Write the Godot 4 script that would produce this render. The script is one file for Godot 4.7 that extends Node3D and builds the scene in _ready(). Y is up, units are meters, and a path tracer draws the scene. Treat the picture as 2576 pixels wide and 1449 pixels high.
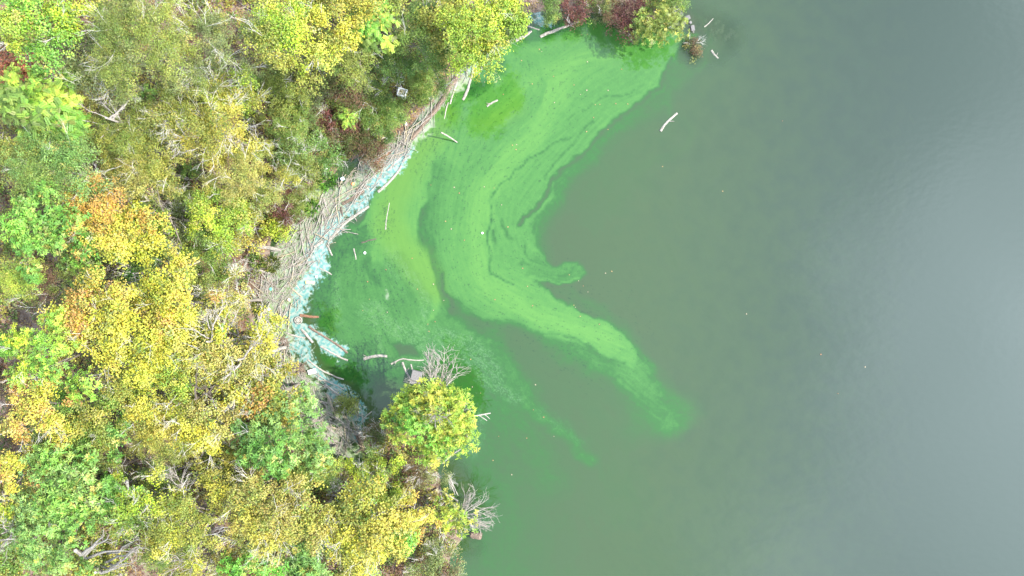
extends Node3D

# Looking straight down from 40 m on a wooded lake shore with an algae bloom.
# Plan units: 2576 x 1449 over the picture at water level; x to the right, z down the picture.
const EYE := 40.0
const K := 0.74 / 1288.0
const U := 0.74 / 1288.0 * 40.0      # metres per plan unit on the water
const SUN_UP := 45.0

var rng := RandomNumberGenerator.new()
var names := {}
var noise := FastNoiseLite.new()
var shore := PackedVector2Array()
var M := {}
var clumps := []
var stick_meshes := []
var ripples: ImageTexture


# ---------------------------------------------------------------- helpers
func P(px: float, py: float, h: float) -> Vector3:
	return Vector3((px - 1288.0) * K * (EYE - h), h, (py - 724.5) * K * (EYE - h))

func plan(p: Vector3) -> Vector2:
	return Vector2(p.x / U + 1288.0, p.z / U + 724.5)

func rr(a: float, b: float) -> float:
	return rng.randf_range(a, b)

func lin(hex: String, k := 1.0) -> Color:
	var c := Color(hex).srgb_to_linear()
	return Color(c.r * k, c.g * k, c.b * k)

func numbered(called: String) -> String:
	var n: int = names.get(called, 0)
	names[called] = n + 1
	return called if n == 0 else "%s_%03d" % [called, n]

func tag(o: Node3D, label: String, category: String, group := "") -> Node3D:
	o.set_meta("label", label)
	o.set_meta("category", category)
	if group != "":
		o.set_meta("group", group)
	return o

func thing(called: String, label: String, category: String, at: Vector3, group := "") -> Node3D:
	var o := Node3D.new()
	o.name = numbered(called)
	add_child(o)
	o.position = at
	return tag(o, label, category, group)

func put(called: String, m: Mesh, mat: Material, parent: Node3D = null) -> MeshInstance3D:
	var o := MeshInstance3D.new()
	o.name = numbered(called) if parent == null else called
	o.mesh = m
	o.material_override = null
	if m is ArrayMesh or m is PrimitiveMesh:
		if m.get_surface_count() > 0 and mat != null:
			o.set_surface_override_material(0, mat)
	if parent == null:
		add_child(o)
	else:
		parent.add_child(o, true)
	return o

func mat(c: Color, rough := 0.85, tex: Texture2D = null, vc := false) -> StandardMaterial3D:
	var m := StandardMaterial3D.new()
	m.albedo_color = c.linear_to_srgb()
	m.roughness = rough
	m.vertex_color_use_as_albedo = vc
	if tex:
		m.albedo_texture = tex
	return m

class Soup:
	var v := PackedVector3Array()
	var n := PackedVector3Array()
	var uv := PackedVector2Array()
	var c := PackedColorArray()
	var i := PackedInt32Array()
	func mesh() -> ArrayMesh:
		var a := []
		a.resize(Mesh.ARRAY_MAX)
		a[Mesh.ARRAY_VERTEX] = v
		a[Mesh.ARRAY_NORMAL] = n
		a[Mesh.ARRAY_TEX_UV] = uv
		if c.size() == v.size():
			a[Mesh.ARRAY_COLOR] = c
		a[Mesh.ARRAY_INDEX] = i
		var m := ArrayMesh.new()
		m.add_surface_from_arrays(Mesh.PRIMITIVE_TRIANGLES, a)
		return m

func tube(s: Soup, pts: PackedVector3Array, rad: PackedFloat32Array, sides := 6, caps := false, rough := 0.0) -> void:
	var base := s.v.size()
	var up := Vector3.UP
	var d0 := (pts[1] - pts[0]).normalized()
	if absf(d0.y) > 0.9:
		up = Vector3.RIGHT
	var along := 0.0
	for k in pts.size():
		var d := (pts[mini(k + 1, pts.size() - 1)] - pts[maxi(k - 1, 0)]).normalized()
		var a := up.cross(d).normalized()
		var b := d.cross(a)
		if k > 0:
			along += pts[k].distance_to(pts[k - 1])
		for j in sides + 1:
			var t := TAU * (j % sides) / sides
			var o := a * cos(t) + b * sin(t)
			var r := rad[k]
			if rough > 0.0:
				var q := pts[k] * 7.0 + o * 2.3
				r *= 1.0 + rough * noise.get_noise_3d(q.x * 40.0, q.y * 40.0, q.z * 40.0)
			s.v.append(pts[k] + o * r)
			s.n.append(o)
			s.uv.append(Vector2(float(j) / sides, along * 0.6))
	for k in pts.size() - 1:
		for j in sides:
			var p := base + k * (sides + 1) + j
			var q := p + sides + 1
			s.i.append_array([p, q, p + 1, p + 1, q, q + 1])
	if caps:
		for e in 2:
			var k := 0 if e == 0 else pts.size() - 1
			var d := (pts[0] - pts[1]).normalized() if e == 0 else (pts[k] - pts[k - 1]).normalized()
			var c0 := s.v.size()
			s.v.append(pts[k] + d * rad[k] * 0.12)
			s.n.append(d)
			s.uv.append(Vector2(0.5, 0.02))
			for j in sides:
				s.v.append(s.v[base + k * (sides + 1) + j])
				s.n.append(d)
				s.uv.append(Vector2(0.5 + 0.04 * cos(TAU * j / sides), 0.02 + 0.04 * sin(TAU * j / sides)))
			for j in sides:
				var x := c0 + 1 + j
				var y := c0 + 1 + (j + 1) % sides
				if e == 0:
					s.i.append_array([c0, x, y])
				else:
					s.i.append_array([c0, y, x])

func wobble(a: Vector3, b: Vector3, steps: int, amount: float, sag := 0.0) -> PackedVector3Array:
	var out := PackedVector3Array()
	var l := a.distance_to(b)
	var off := Vector3.ZERO
	for k in steps + 1:
		var t := float(k) / steps
		if k > 0 and k < steps:
			off += Vector3(rr(-1, 1), rr(-0.6, 0.6), rr(-1, 1)) * amount * l / steps
		var fade := sin(PI * t)
		out.append(a.lerp(b, t) + off * fade + Vector3.UP * sag * fade)
	return out

func taper(steps: int, r0: float, r1: float) -> PackedFloat32Array:
	var out := PackedFloat32Array()
	for k in steps + 1:
		out.append(lerpf(r0, r1, float(k) / steps))
	return out


# ---------------------------------------------------------------- terrain
func shore_distance(q: Vector2) -> float:      # plan units, positive on land
	var best := 1e12
	var inside := false
	var n := shore.size()
	var a := shore[n - 1]
	for k in n:
		var b := shore[k]
		var e := b - a
		var t := clampf((q - a).dot(e) / e.length_squared(), 0.0, 1.0)
		var d := (q - a - e * t).length_squared()
		if d < best:
			best = d
		if (a.y > q.y) != (b.y > q.y) and q.x < (b.x - a.x) * (q.y - a.y) / (b.y - a.y) + a.x:
			inside = not inside
		a = b
	return sqrt(best) if inside else -sqrt(best)

func ground(x: float, z: float) -> float:
	var q := Vector2(x / U + 1288.0, z / U + 724.5)
	var d := shore_distance(q) * U + 0.35 * noise.get_noise_2d(x * 60.0, z * 60.0)
	if d < 0.0:
		return maxf(-2.5, d * 0.30) + 0.03 * noise.get_noise_2d(x * 150.0, z * 150.0)
	var y := 0.12 * minf(d, 2.0) + 0.16 * clampf(d - 2.0, 0.0, 24.0)
	return y + minf(d, 1.0) * (0.22 * noise.get_noise_2d(x * 25.0, z * 25.0) + 0.05 * noise.get_noise_2d(x * 160.0, z * 160.0))


# ---------------------------------------------------------------- foliage
func leaf(s: Soup, at: Vector3, dir: Vector3, nrm: Vector3, l: float, w: float, c: Color, fold := 0.25) -> void:
	var side := dir.cross(nrm).normalized()
	nrm = side.cross(dir).normalized()
	var base := s.v.size()
	var lift := nrm * w * fold
	var tip := at + dir * l - nrm * l * 0.12
	var pts := [at, at + dir * l * 0.30 + side * w * 0.42 + lift, at + dir * l * 0.68 + side * w * 0.38 + lift, tip, at + dir * l * 0.68 - side * w * 0.38 + lift, at + dir * l * 0.30 - side * w * 0.42 + lift]
	var tilt := [0.0, 0.35, 0.35, 0.0, -0.35, -0.35]
	for k in 6:
		s.v.append(pts[k])
		s.n.append((nrm - side * tilt[k] * fold * 2.0).normalized())
		s.uv.append(Vector2(k / 6.0, 0))
		s.c.append(c)
	s.i.append_array([base, base + 2, base + 1, base, base + 3, base + 2, base, base + 4, base + 3, base, base + 5, base + 4])

func up_tilt(most: float) -> Vector3:
	var a := rr(0, TAU)
	var t := most * sqrt(rng.randf())
	return Vector3(sin(t) * cos(a), cos(t), sin(t) * sin(a))

func make_clumps() -> void:
	# kinds: 0 broad leaves, 1 small leaves, 2 narrow leaves in whorls, 3 feathered sprays
	for kind in 4:
		var set_ := []
		for variant in 4:
			var s := Soup.new()
			var count: int = [18, 25, 14, 3][kind]
			for k in count:
				var f := rr(0.5, 1.4)
				var c := Color(f * rr(0.82, 1.2), f, f * rr(0.6, 1.5))
				var nrm := up_tilt(0.95)
				var yaw := rr(0, TAU)
				var d := Vector3(cos(yaw), rr(-0.35, 0.2), sin(yaw)).normalized()
				if kind == 0:
					var at := Vector3(rr(-1, 1), rr(-0.6, 0.6), rr(-1, 1)) * 0.20
					leaf(s, at, d, nrm, rr(0.065, 0.105), rr(0.055, 0.09), c)
				elif kind == 1:
					var at := Vector3(rr(-1, 1), rr(-0.7, 0.7), rr(-1, 1)) * 0.20
					leaf(s, at, d, nrm, rr(0.05, 0.075), rr(0.036, 0.052), c)
				elif kind == 2:
					var at := Vector3(rr(-1, 1), rr(-0.5, 0.5), rr(-1, 1)) * 0.05 + d * 0.03
					leaf(s, at, (d + Vector3.UP * 0.25).normalized(), (nrm + Vector3.UP).normalized(), rr(0.13, 0.20), rr(0.038, 0.055), c, 0.3)
				else:
					var o := Vector3(rr(-0.12, 0.12), rr(-0.08, 0.08), rr(-0.12, 0.12))
					var side := d.cross(Vector3.UP).normalized()
					for j in 7:
						var t := 0.08 + j * 0.05
						for sg in [-1.0, 1.0]:
							var at := o + d * t - Vector3.UP * t * t * 0.5
							leaf(s, at, (side * sg + d * 0.45 - Vector3.UP * 0.15).normalized(), Vector3.UP + up_tilt(0.3) * 0.5, rr(0.10, 0.13), 0.045, c, 0.2)
			set_.append(s.mesh())
		clumps.append(set_)

# One part of many leaves: copies of a few sprays. spots: [Transform3D], tints: [Color]
func leaves(called: String, parent: Node3D, kind: int, spots: Array, tints: Array, mat_: Material) -> void:
	var each := [[], [], [], []]
	for k in spots.size():
		each[k % 4].append(k)
	# four variants, each of them a mesh shared by all trees; joined here as one MultiMesh per variant
	for v in 4:
		if each[v].is_empty():
			continue
		var mm := MultiMesh.new()
		mm.transform_format = MultiMesh.TRANSFORM_3D
		mm.use_colors = true
		mm.mesh = clumps[kind][v]
		mm.instance_count = each[v].size()
		for j in each[v].size():
			mm.set_instance_transform(j, spots[each[v][j]])
			mm.set_instance_color(j, tints[each[v][j]])
		var o := MultiMeshInstance3D.new()
		o.name = called
		o.multimesh = mm
		o.material_override = mat_
		o.set_meta("kind", "stuff")
		parent.add_child(o, true)

const PAL := {
	"lime": ["e2ee30", "bfdc2c", "eeea5c", "a8c83c"],
	"limegreen": ["bce044", "a0d444", "d4e850", "88c044"],
	"olive": ["a6b244", "98a440", "bac054", "8e9c46"],
	"oliveyellow": ["c4c048", "b4b446", "d6c854", "a6b04a"],
	"greyolive": ["a8b068", "9aa462", "bab878", "8e9a5a"],
	"gold": ["dccb44", "cbbb42", "e6d658", "b4b84a"],
	"yellow": ["f6e63c", "e8da34", "f8ee6c", "d4d63c"],
	"orange": ["f0c84c", "ecb44c", "f2dc54", "ecb060"],
	"maple": ["f8e658", "f6d65c", "f4bc6c", "e8e244"],
	"tan": ["d8c664", "ccba5e", "ded26c", "b8be54"],
	"green": ["86bc48", "98c850", "70a83c", "acd058"],
	"bright": ["80cc40", "98d848", "68b438", "b0dc50"],
	"cool": ["88b454", "9cc464", "78a448", "b0d070"],
	"glossy": ["84b44c", "98c858", "70a43c", "b0d06c"],
	"deep": ["7ea03c", "6c9038", "94b048", "608436"],
	"moss": ["96b448", "84a440", "aac056", "76963c"],
	"red": ["8a4c44", "784040", "965a4c", "80604c"],
	"redgreen": ["84784a", "8c6448", "74843e", "946c50"],
	"rust": ["ec9068", "e07c5c", "f0a868", "c88868"],
	"willow": ["bcd23c", "a0c43c", "d0da44", "d8d446"],
}
const LEAF_ALBEDO := 0.66

func tint(pal: String, along: float) -> Color:
	var p: Array = PAL[pal]
	var i := 0
	var q := along + rr(-0.45, 0.45)
	if q > 0.35:
		i = 2
	elif q < -0.35:
		i = 3
	elif q < 0.0:
		i = 1
	if rng.randf() < (0.04 if pal in ["red", "rust", "redgreen"] else 0.14):
		p = PAL[["oliveyellow", "tan", "moss", "greyolive"][rng.randi() % 4]]
	var c := lin(p[i], LEAF_ALBEDO)
	var grey := c.r * 0.3 + c.g * 0.6 + c.b * 0.1
	c = c.lerp(Color(grey, grey, grey), 0.07)
	var f := rr(0.68, 1.25)
	return Color(c.r * f * rr(0.88, 1.06), c.g * f * 1.06, c.b * f * rr(0.9, 1.1))

func crown_spots(c: Vector3, R: float, dome: float, cover: float, pal: String, spots: Array, tints: Array, tips: Array, pal2 := "") -> void:
	var n := int(R * R * 3.6) + 5
	var ph := rr(0, 100)
	var leaf_size := rr(0.68, 1.08)
	var loose := rr(1.25, 1.95)
	var size := clampf(0.36 + R * 0.05, 0.36, 0.6)
	for k in n:
		var ang := k * 2.39996 + rr(-0.3, 0.3)
		var edge := 1.0 + 0.65 * noise.get_noise_2d(ph * 40.0 + cos(ang) * 75.0, sin(ang) * 75.0)
		var rho := sqrt((k + 0.5) / n)
		var q := Vector3(cos(ang), 0, sin(ang)) * rho * R * edge * 0.92 + Vector3(rr(-1, 1), 0, rr(-1, 1)) * 0.22
		q.y = -dome * R * rho * rho + rr(-0.5, 0.3) * minf(1.0, R * 0.4)
		if rng.randf() > 0.55 + 0.42 * cover:
			continue
		tips.append(c + q)
		var lr := size * rr(0.5, 1.45)
		var along := noise.get_noise_3d((c.x + q.x) * 45.0, ph, (c.z + q.z) * 45.0) * 1.3 + rr(-0.15, 0.15)
		var use := pal
		if pal2 != "" and noise.get_noise_3d((c.x + q.x) * 30.0 + 300.0, ph, (c.z + q.z) * 30.0) + rr(-0.1, 0.1) > 0.02:
			use = pal2
		var m := int(66.0 * lr * lr / 0.4 * cover / pow(leaf_size, 1.4)) + 4
		for j in m:
			var d := Vector3(rr(-1, 1), rr(-0.45, 1), rr(-1, 1)).normalized()
			var at := c + q + d * Vector3(lr, lr * 0.7, lr) * rr(0.2, loose)
			var b := Basis(Quaternion(Vector3.UP, (Vector3.UP + d * 0.7 + Vector3(rr(-1, 1), 0, rr(-1, 1)) * 0.35).normalized())) * Basis(Vector3.UP, rr(0, TAU))
			spots.append(Transform3D(b.scaled(Vector3.ONE * rr(0.75, 1.25) * leaf_size), at))
			tints.append(tint(use, along))

func twig_soup(s: Soup, a: Vector3, d: Vector3, l: float, r: float, depth: int) -> void:
	var b := a + d * l
	tube(s, wobble(a, b, 3, 0.13), taper(3, r, r * 0.5), 4)
	if depth <= 0:
		return
	var kids := 3 if depth > 1 else 3
	for k in kids:
		var t := rr(0.35, 1.0)
		var nd := (d + Vector3(rr(-1, 1), rr(-0.35, 0.6), rr(-1, 1)) * 0.75).normalized()
		twig_soup(s, a.lerp(b, t), nd, l * rr(0.45, 0.75), r * 0.55, depth - 1)

# A tree: trunk, limbs, and a crown of leaf sprays. Crown centre is seen at plan (px, py), r plan units wide.
func tree(called: String, category: String, px: float, py: float, r: float, tall: float, kind: int, pal: String, cover: float, twigs: int, label: String, pal2 := "", lean := Vector2.ZERO, more := []) -> Node3D:
	var g := 0.0
	var c := P(px, py, tall)
	for it in 3:
		g = maxf(0.0, ground(c.x, c.z))
		c = P(px, py, g + tall)
	var R := r * 1.1 * K * (EYE - c.y)
	var base := Vector3(c.x + lean.x, 0, c.z + lean.y)
	base.y = ground(base.x, base.z) - 0.05
	var t := thing(called, label, category, base, "")
	var top := c - base
	var spots := []
	var tints := []
	var tips := []
	var dome := clampf(tall / maxf(R, 0.3) * 0.28, 0.2, 0.62)
	crown_spots(top + Vector3(0, -0.15 * R * dome, 0), R, dome, cover, pal, spots, tints, tips, pal2)
	for e in more:
		var c2 := P(e[0], e[1], e[3]) - base
		crown_spots(c2, e[2] * K * (EYE - e[3]), dome, cover, pal, spots, tints, tips, pal2)
	var bark: Material = M.bark_pale if twigs > 0 else M.bark
	var tr := clampf(R * 0.045 + tall * 0.008, 0.03, 0.22)
	var fork := top * 0.45
	if tall > 1.2:
		var s := Soup.new()
		tube(s, wobble(Vector3.ZERO, top * 0.93, 6, 0.10), taper(6, tr, tr * 0.25), 8, true)
		put("trunk", s.mesh(), bark, t)
	var limbs := mini(tips.size(), 4 + int(R * 1.3)) if tall > 1.2 else mini(tips.size(), 4)
	for k in limbs:
		var tip: Vector3 = tips[int((k + 0.5) * tips.size() / limbs)]
		var from := Vector3.ZERO.lerp(top, rr(0.35, 0.7)) if tall > 1.2 else Vector3(rr(-1, 1), 0, rr(-1, 1)) * 0.1
		var s := Soup.new()
		var q := wobble(from, tip - Vector3(0, 0.12, 0), 5, 0.10, 0.05)
		tube(s, q, taper(5, tr * 0.45, tr * 0.08 + 0.006), 5)
		for j in 3:
			var e := q[2 + j]
			var d := (tip - from).normalized() + Vector3(rr(-1, 1), rr(0, 0.6), rr(-1, 1)) * 0.9
			var f := e + d.normalized() * rr(0.4, 0.9) * minf(1.0, R * 0.5)
			tube(s, wobble(e, f, 3, 0.2), taper(3, tr * 0.2 + 0.004, 0.006), 4)
		put("limb", s.mesh(), bark, t)
	if twigs > 0:
		var s := Soup.new()
		for k in int(twigs * 3.2):
			var a: Vector3 = tips[rng.randi() % tips.size()]
			var d := (Vector3(a.x - top.x, 0, a.z - top.z).normalized() * 0.8 + Vector3(rr(-1, 1), rr(0.1, 0.9), rr(-1, 1))).normalized()
			twig_soup(s, a, d, rr(0.6, 1.1) * clampf(R * 0.4, 0.5, 1.0), 0.0095, 2)
		put("bare_twigs", s.mesh(), M.twig, t).set_meta("kind", "stuff")
	leaves("crown", t, kind, spots, tints, M.leaf_gloss if kind == 2 else M.leaf)
	return t

# A bare dead tree seen from above: limbs go to plan points, given with heights
func bare_tree(called: String, px: float, py: float, tall: float, fork: float, ends: Array, r: float, twigs: int, label: String, mt: Material = null, base_at := Vector2(-1, -1)) -> Node3D:
	var top := P(px, py, tall)
	var g := maxf(0.0, ground(top.x, top.z))
	top = P(px, py, tall + g)
	var base := Vector3(top.x, 0, top.z)
	if base_at.x >= 0.0:
		base = P(base_at.x, base_at.y, 0.3)
	base.y = ground(base.x, base.z) - 0.05
	var t := thing(called, label, "dead tree", base)
	var m: Material = mt if mt else M.dead
	var s := Soup.new()
	tube(s, wobble(Vector3.ZERO, top - base, 7, 0.08), taper(7, r, r * 0.45), 8, true, 0.15)
	put("trunk", s.mesh(), m, t)
	for e in ends:
		var tip := P(e[0], e[1], e[2] + g) - base
		var from := (top - base) * rr(fork, 0.98)
		s = Soup.new()
		var q := wobble(from, tip, 6, 0.20, 0.12)
		tube(s, q, taper(6, r * 0.5, 0.014), 6, false, 0.1)
		var limb := put("limb", s.mesh(), m, t)
		s = Soup.new()
		for k in twigs:
			var i := rng.randi_range(2, 6)
			var d := ((tip - from).normalized() + Vector3(rr(-1, 1), rr(-0.3, 0.5), rr(-1, 1)) * 0.8).normalized()
			twig_soup(s, q[i], d, rr(0.25, 0.7), 0.016, 1)
		put("twigs", s.mesh(), m, limb).set_meta("kind", "stuff")
	return t

# A sapling with feathered fronds fanned round its stem; every frond is a part
func sapling(px: float, py: float, r: float, tall: float, count: int, pal: String, label: String) -> void:
	var c := P(px, py, tall + 0.5)
	var g := maxf(0.0, ground(c.x, c.z))
	c = P(px, py, g + tall)
	var base := Vector3(c.x, ground(c.x, c.z), c.z)
	var t := thing("frond_sapling", label, "sapling", base, "feathery saplings in the undergrowth")
	var s := Soup.new()
	tube(s, wobble(Vector3.ZERO, c - base, 3, 0.05), taper(3, 0.022, 0.012), 5)
	put("stem", s.mesh(), M.bark, t)
	var R := r * K * (EYE - c.y)
	for k in count:
		var yaw := TAU * k / count + rr(-0.25, 0.25)
		var d := Vector3(cos(yaw), 0, sin(yaw))
		var side := d.cross(Vector3.UP)
		var l := R * rr(0.75, 1.15)
		s = Soup.new()
		var pts := PackedVector3Array()
		var o := c - base + Vector3(0, -0.25 * (k % 3), 0)
		for j in 8:
			var f := j / 7.0
			pts.append(o + d * l * f + Vector3.UP * (0.35 * f - 0.62 * f * f) * l)
		tube(s, pts, taper(7, 0.009, 0.003), 3)
		for j in s.v.size():
			s.c.append(lin("8a9a40", LEAF_ALBEDO))
		var pairs := maxi(7, int(l / 0.075))
		for j in pairs:
			var f := (j + 1.2) / (pairs + 0.5)
			var at := o + d * l * f + Vector3.UP * (0.35 * f - 0.62 * f * f) * l
			var ll := l * 0.26 * sin(PI * clampf(0.15 + f * 0.75, 0, 1)) + 0.03
			for sg in [-1.0, 1.0]:
				leaf(s, at, (side * sg + d * 0.4 - Vector3.UP * 0.2).normalized(), Vector3.UP + up_tilt(0.25) * 0.5, ll * rr(0.9, 1.1), ll * 0.36, tint(pal, 0.0), 0.2)
		put("frond", s.mesh(), M.leaf, t)

func grass_tuft(px: float, py: float, r: float, pal: String, label: String) -> void:
	var c := P(px, py, 0.2)
	var base := Vector3(c.x, maxf(ground(c.x, c.z), 0.0), c.z)
	var R := r * U
	var t := thing("grass_tuft", label, "grass", base, "grass tufts on the driftwood shore")
	var s := Soup.new()
	for k in int(260 * R) + 60:
		var a := rr(0, TAU)
		var rho := R * 0.7 * sqrt(rng.randf())
		var at := Vector3(cos(a), 0, sin(a)) * rho
		var d := (Vector3(cos(a), 0, sin(a)) * rr(0.2, 1.0) + Vector3(rr(-1, 1), 0, rr(-1, 1)) * 0.5 + Vector3.UP * rr(0.5, 1.2)).normalized()
		var l := rr(0.25, 0.5)
		leaf(s, at, d, Vector3(rr(-1, 1), 1.0, rr(-1, 1)).normalized(), l, 0.022, tint(pal, 0.0), 0.3)
	put("blades", s.mesh(), M.leaf, t).set_meta("kind", "stuff")


# ---------------------------------------------------------------- wood
func log_mesh(l: float, r0: float, r1: float, bend: float, sides := 8, forked := false) -> ArrayMesh:
	var s := Soup.new()
	var steps := maxi(4, int(l / 0.35))
	steps = mini(steps, 12)
	var pts := PackedVector3Array()
	var rad := PackedFloat32Array()
	var off := 0.0
	var drift := rr(-1, 1) * bend
	var up := 0.0
	for k in steps + 1:
		var f := float(k) / steps
		off = drift * sin(PI * f) * l + rr(-0.2, 0.2) * bend * l
		up = rr(-0.15, 0.15) * r0
		pts.append(Vector3(l * (f - 0.5), up, off))
		rad.append(lerpf(r0, r1, f) * rr(0.88, 1.1))
	tube(s, pts, rad, sides, true, 0.12)
	if forked:
		var e := pts[int(steps * 0.5)]
		tube(s, wobble(e, e + Vector3(l * rr(0.2, 0.35), r0, l * rr(0.1, 0.2) * (1.0 if bend > 0.1 else -1.0)), 3, 0.15), taper(3, r0 * 0.7, r0 * 0.3), sides, true)
	return s.mesh()

func wood(called: String, category: String, x0: float, y0: float, x1: float, y1: float, w: float, m: String, label: String, bend := 0.06, lift0 := -9.0, lift1 := -9.0, group := "driftwood logs washed up in the cove") -> Node3D:
	var r := w * U * 0.5
	var a := P(x0, y0, 0.1)
	var b := P(x1, y1, 0.1)
	var ga := maxf(ground(a.x, a.z), -0.02) - r * 0.05
	var gb := maxf(ground(b.x, b.z), -0.02) - r * 0.05
	if lift0 > -8.0:
		ga = maxf(ga, 0.0) + lift0
	if lift1 > -8.0:
		gb = maxf(gb, 0.0) + lift1
	a = P(x0, y0, ga)
	b = P(x1, y1, gb)
	var l := a.distance_to(b)
	var t := thing(called, label, category, (a + b) * 0.5, group)
	var d := (b - a).normalized()
	var side := d.cross(Vector3.UP).normalized()
	t.basis = Basis(d, side.cross(d), side)
	var o := put("wood", log_mesh(l, r, r * rr(0.62, 0.9), bend), M[m], t)
	if w > 5.0 and rng.randf() < 0.6:
		var s := Soup.new()
		var at := Vector3(rr(-0.3, 0.3) * l, r * 0.4, 0)
		var e := at + Vector3(rr(-0.3, 0.3), r * rr(0.5, 1.2), r * 2.4 * (1 if rng.randf() < 0.5 else -1))
		tube(s, wobble(at, e, 2, 0.1), taper(2, r * 0.32, r * 0.16), 6, true)
		put("branch_stub", s.mesh(), M[m], t)
	return t

func plank(called: String, category: String, x0: float, y0: float, x1: float, y1: float, w: float, m: Material, label: String, thick := 0.05, group := "") -> void:
	var a := P(x0, y0, 0.1)
	var b := P(x1, y1, 0.1)
	a.y = maxf(0.0, ground(a.x, a.z)) + thick * 0.5 + 0.06
	b.y = maxf(0.0, ground(b.x, b.z)) + thick * 0.5 + 0.06
	var o := put(called, box_mesh(Vector3(a.distance_to(b), thick, w * U), 0.008), m)
	o.position = (a + b) * 0.5
	var d := (b - a).normalized()
	var side := d.cross(Vector3.UP).normalized()
	o.basis = Basis(d, side.cross(d), side)
	tag(o, label, category, group)

func box_mesh(size: Vector3, bev: float) -> ArrayMesh:
	var st := SurfaceTool.new()
	st.begin(Mesh.PRIMITIVE_TRIANGLES)
	var h := size * 0.5
	var i := h - Vector3.ONE * bev
	# 24 corner points, three per corner, joined as faces, edge strips and corner triangles
	var quad := func(a: Vector3, b: Vector3, c: Vector3, d: Vector3) -> void:
		var n := (b - a).cross(c - a)
		var flip: bool = n.dot(a + b + c + d) > 0.0
		var order := [a, c, b, a, d, c] if flip else [a, b, c, a, c, d]
		for p in order:
			st.set_uv(Vector2(p.x * 0.9 + p.y * 0.4, p.z * 1.2 + p.y * 0.3))
			st.set_smooth_group(-1)
			st.add_vertex(p)
	for ax in 3:
		var u := (ax + 1) % 3
		var w := (ax + 2) % 3
		for s in [-1.0, 1.0]:
			var p := []
			for q in [[-1, -1], [1, -1], [1, 1], [-1, 1]]:
				var v := Vector3.ZERO
				v[ax] = h[ax] * s
				v[u] = i[u] * q[0]
				v[w] = i[w] * q[1]
				p.append(v)
			quad.call(p[0], p[1], p[2], p[3])
		for s in [-1.0, 1.0]:
			for s2 in [-1.0, 1.0]:
				var p := []
				for q in [[0, -1], [0, 1], [1, 1], [1, -1]]:
					var v := Vector3.ZERO
					v[u] = (h[u] if q[0] == 0 else i[u]) * s
					v[w] = (i[w] if q[0] == 0 else h[w]) * s2
					v[ax] = i[ax] * q[1]
					p.append(v)
				quad.call(p[0], p[1], p[2], p[3])
	for x in [-1.0, 1.0]:
		for y in [-1.0, 1.0]:
			for z in [-1.0, 1.0]:
				var a := Vector3(h.x * x, i.y * y, i.z * z)
				var b := Vector3(i.x * x, h.y * y, i.z * z)
				var c := Vector3(i.x * x, i.y * y, h.z * z)
				var order := [a, c, b] if (b - a).cross(c - a).dot(a) > 0.0 else [a, b, c]
				for p in order:
					st.set_uv(Vector2(p.x, p.z))
					st.set_smooth_group(-1)
					st.add_vertex(p)
	st.generate_normals()
	return st.commit()

func rock_mesh(size: Vector3, cut: float, seed_: float) -> ArrayMesh:
	var st := SurfaceTool.new()
	st.begin(Mesh.PRIMITIVE_TRIANGLES)
	var rows := 12
	var cols := 18
	var planes := []
	for k in 9:
		planes.append([Vector3(rr(-1, 1), rr(-0.7, 1), rr(-1, 1)).normalized(), rr(0.62, 0.9)])
	if cut >= 0.9:
		planes = []
		for k in 3:
			for sg in [-1.0, 1.0]:
				var v := Vector3(rr(-0.2, 0.2), rr(-0.2, 0.2), rr(-0.2, 0.2))
				v[k] = sg
				planes.append([v.normalized(), rr(0.58, 0.78)])
	var pts := []
	for y in rows + 1:
		for x in cols:
			var th := PI * y / rows
			var ph := TAU * x / cols
			var d := Vector3(sin(th) * cos(ph), cos(th), sin(th) * sin(ph))
			var r := 1.0 + 0.12 * noise.get_noise_3d(d.x * 90 + seed_ * 70, d.y * 90, d.z * 90)
			for pl in planes:
				var k: float = d.dot(pl[0])
				if k > 0.05:
					r = lerpf(r, minf(r, pl[1] / k), cut)
			r *= 1.0 + 0.03 * noise.get_noise_3d(d.x * 400 + seed_, d.y * 400, d.z * 400)
			pts.append(d * r * size * 0.5)
	for y in rows:
		for x in cols:
			var a := y * cols + x
			var b := y * cols + (x + 1) % cols
			for k in [a, b, a + cols, b, b + cols, a + cols]:
				st.set_smooth_group(-1 if cut > 0.5 else 0)
				st.set_uv(Vector2(float(k % cols) / cols, float(k / cols) / rows))
				st.add_vertex(pts[k])
	st.generate_normals()
	return st.commit()

func rock(called: String, px: float, py: float, sx: float, sz: float, tall: float, turn: float, m: Material, label: String, lift := 0.0, cut := 0.9, group := "grey rocks off the wooded point") -> void:
	var p := P(px, py, tall * 0.5 + lift)
	var g := maxf(ground(p.x, p.z), -0.1 if lift >= 0.0 else -2.0)
	if lift < 0.0:
		g = 0.0
	var o := put(called, rock_mesh(Vector3(sx * U, tall, sz * U), cut, px), m)
	o.position = Vector3(p.x, g + tall * 0.25 + lift, p.z)
	o.rotation.y = turn
	tag(o, label, "rock", group)


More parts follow.
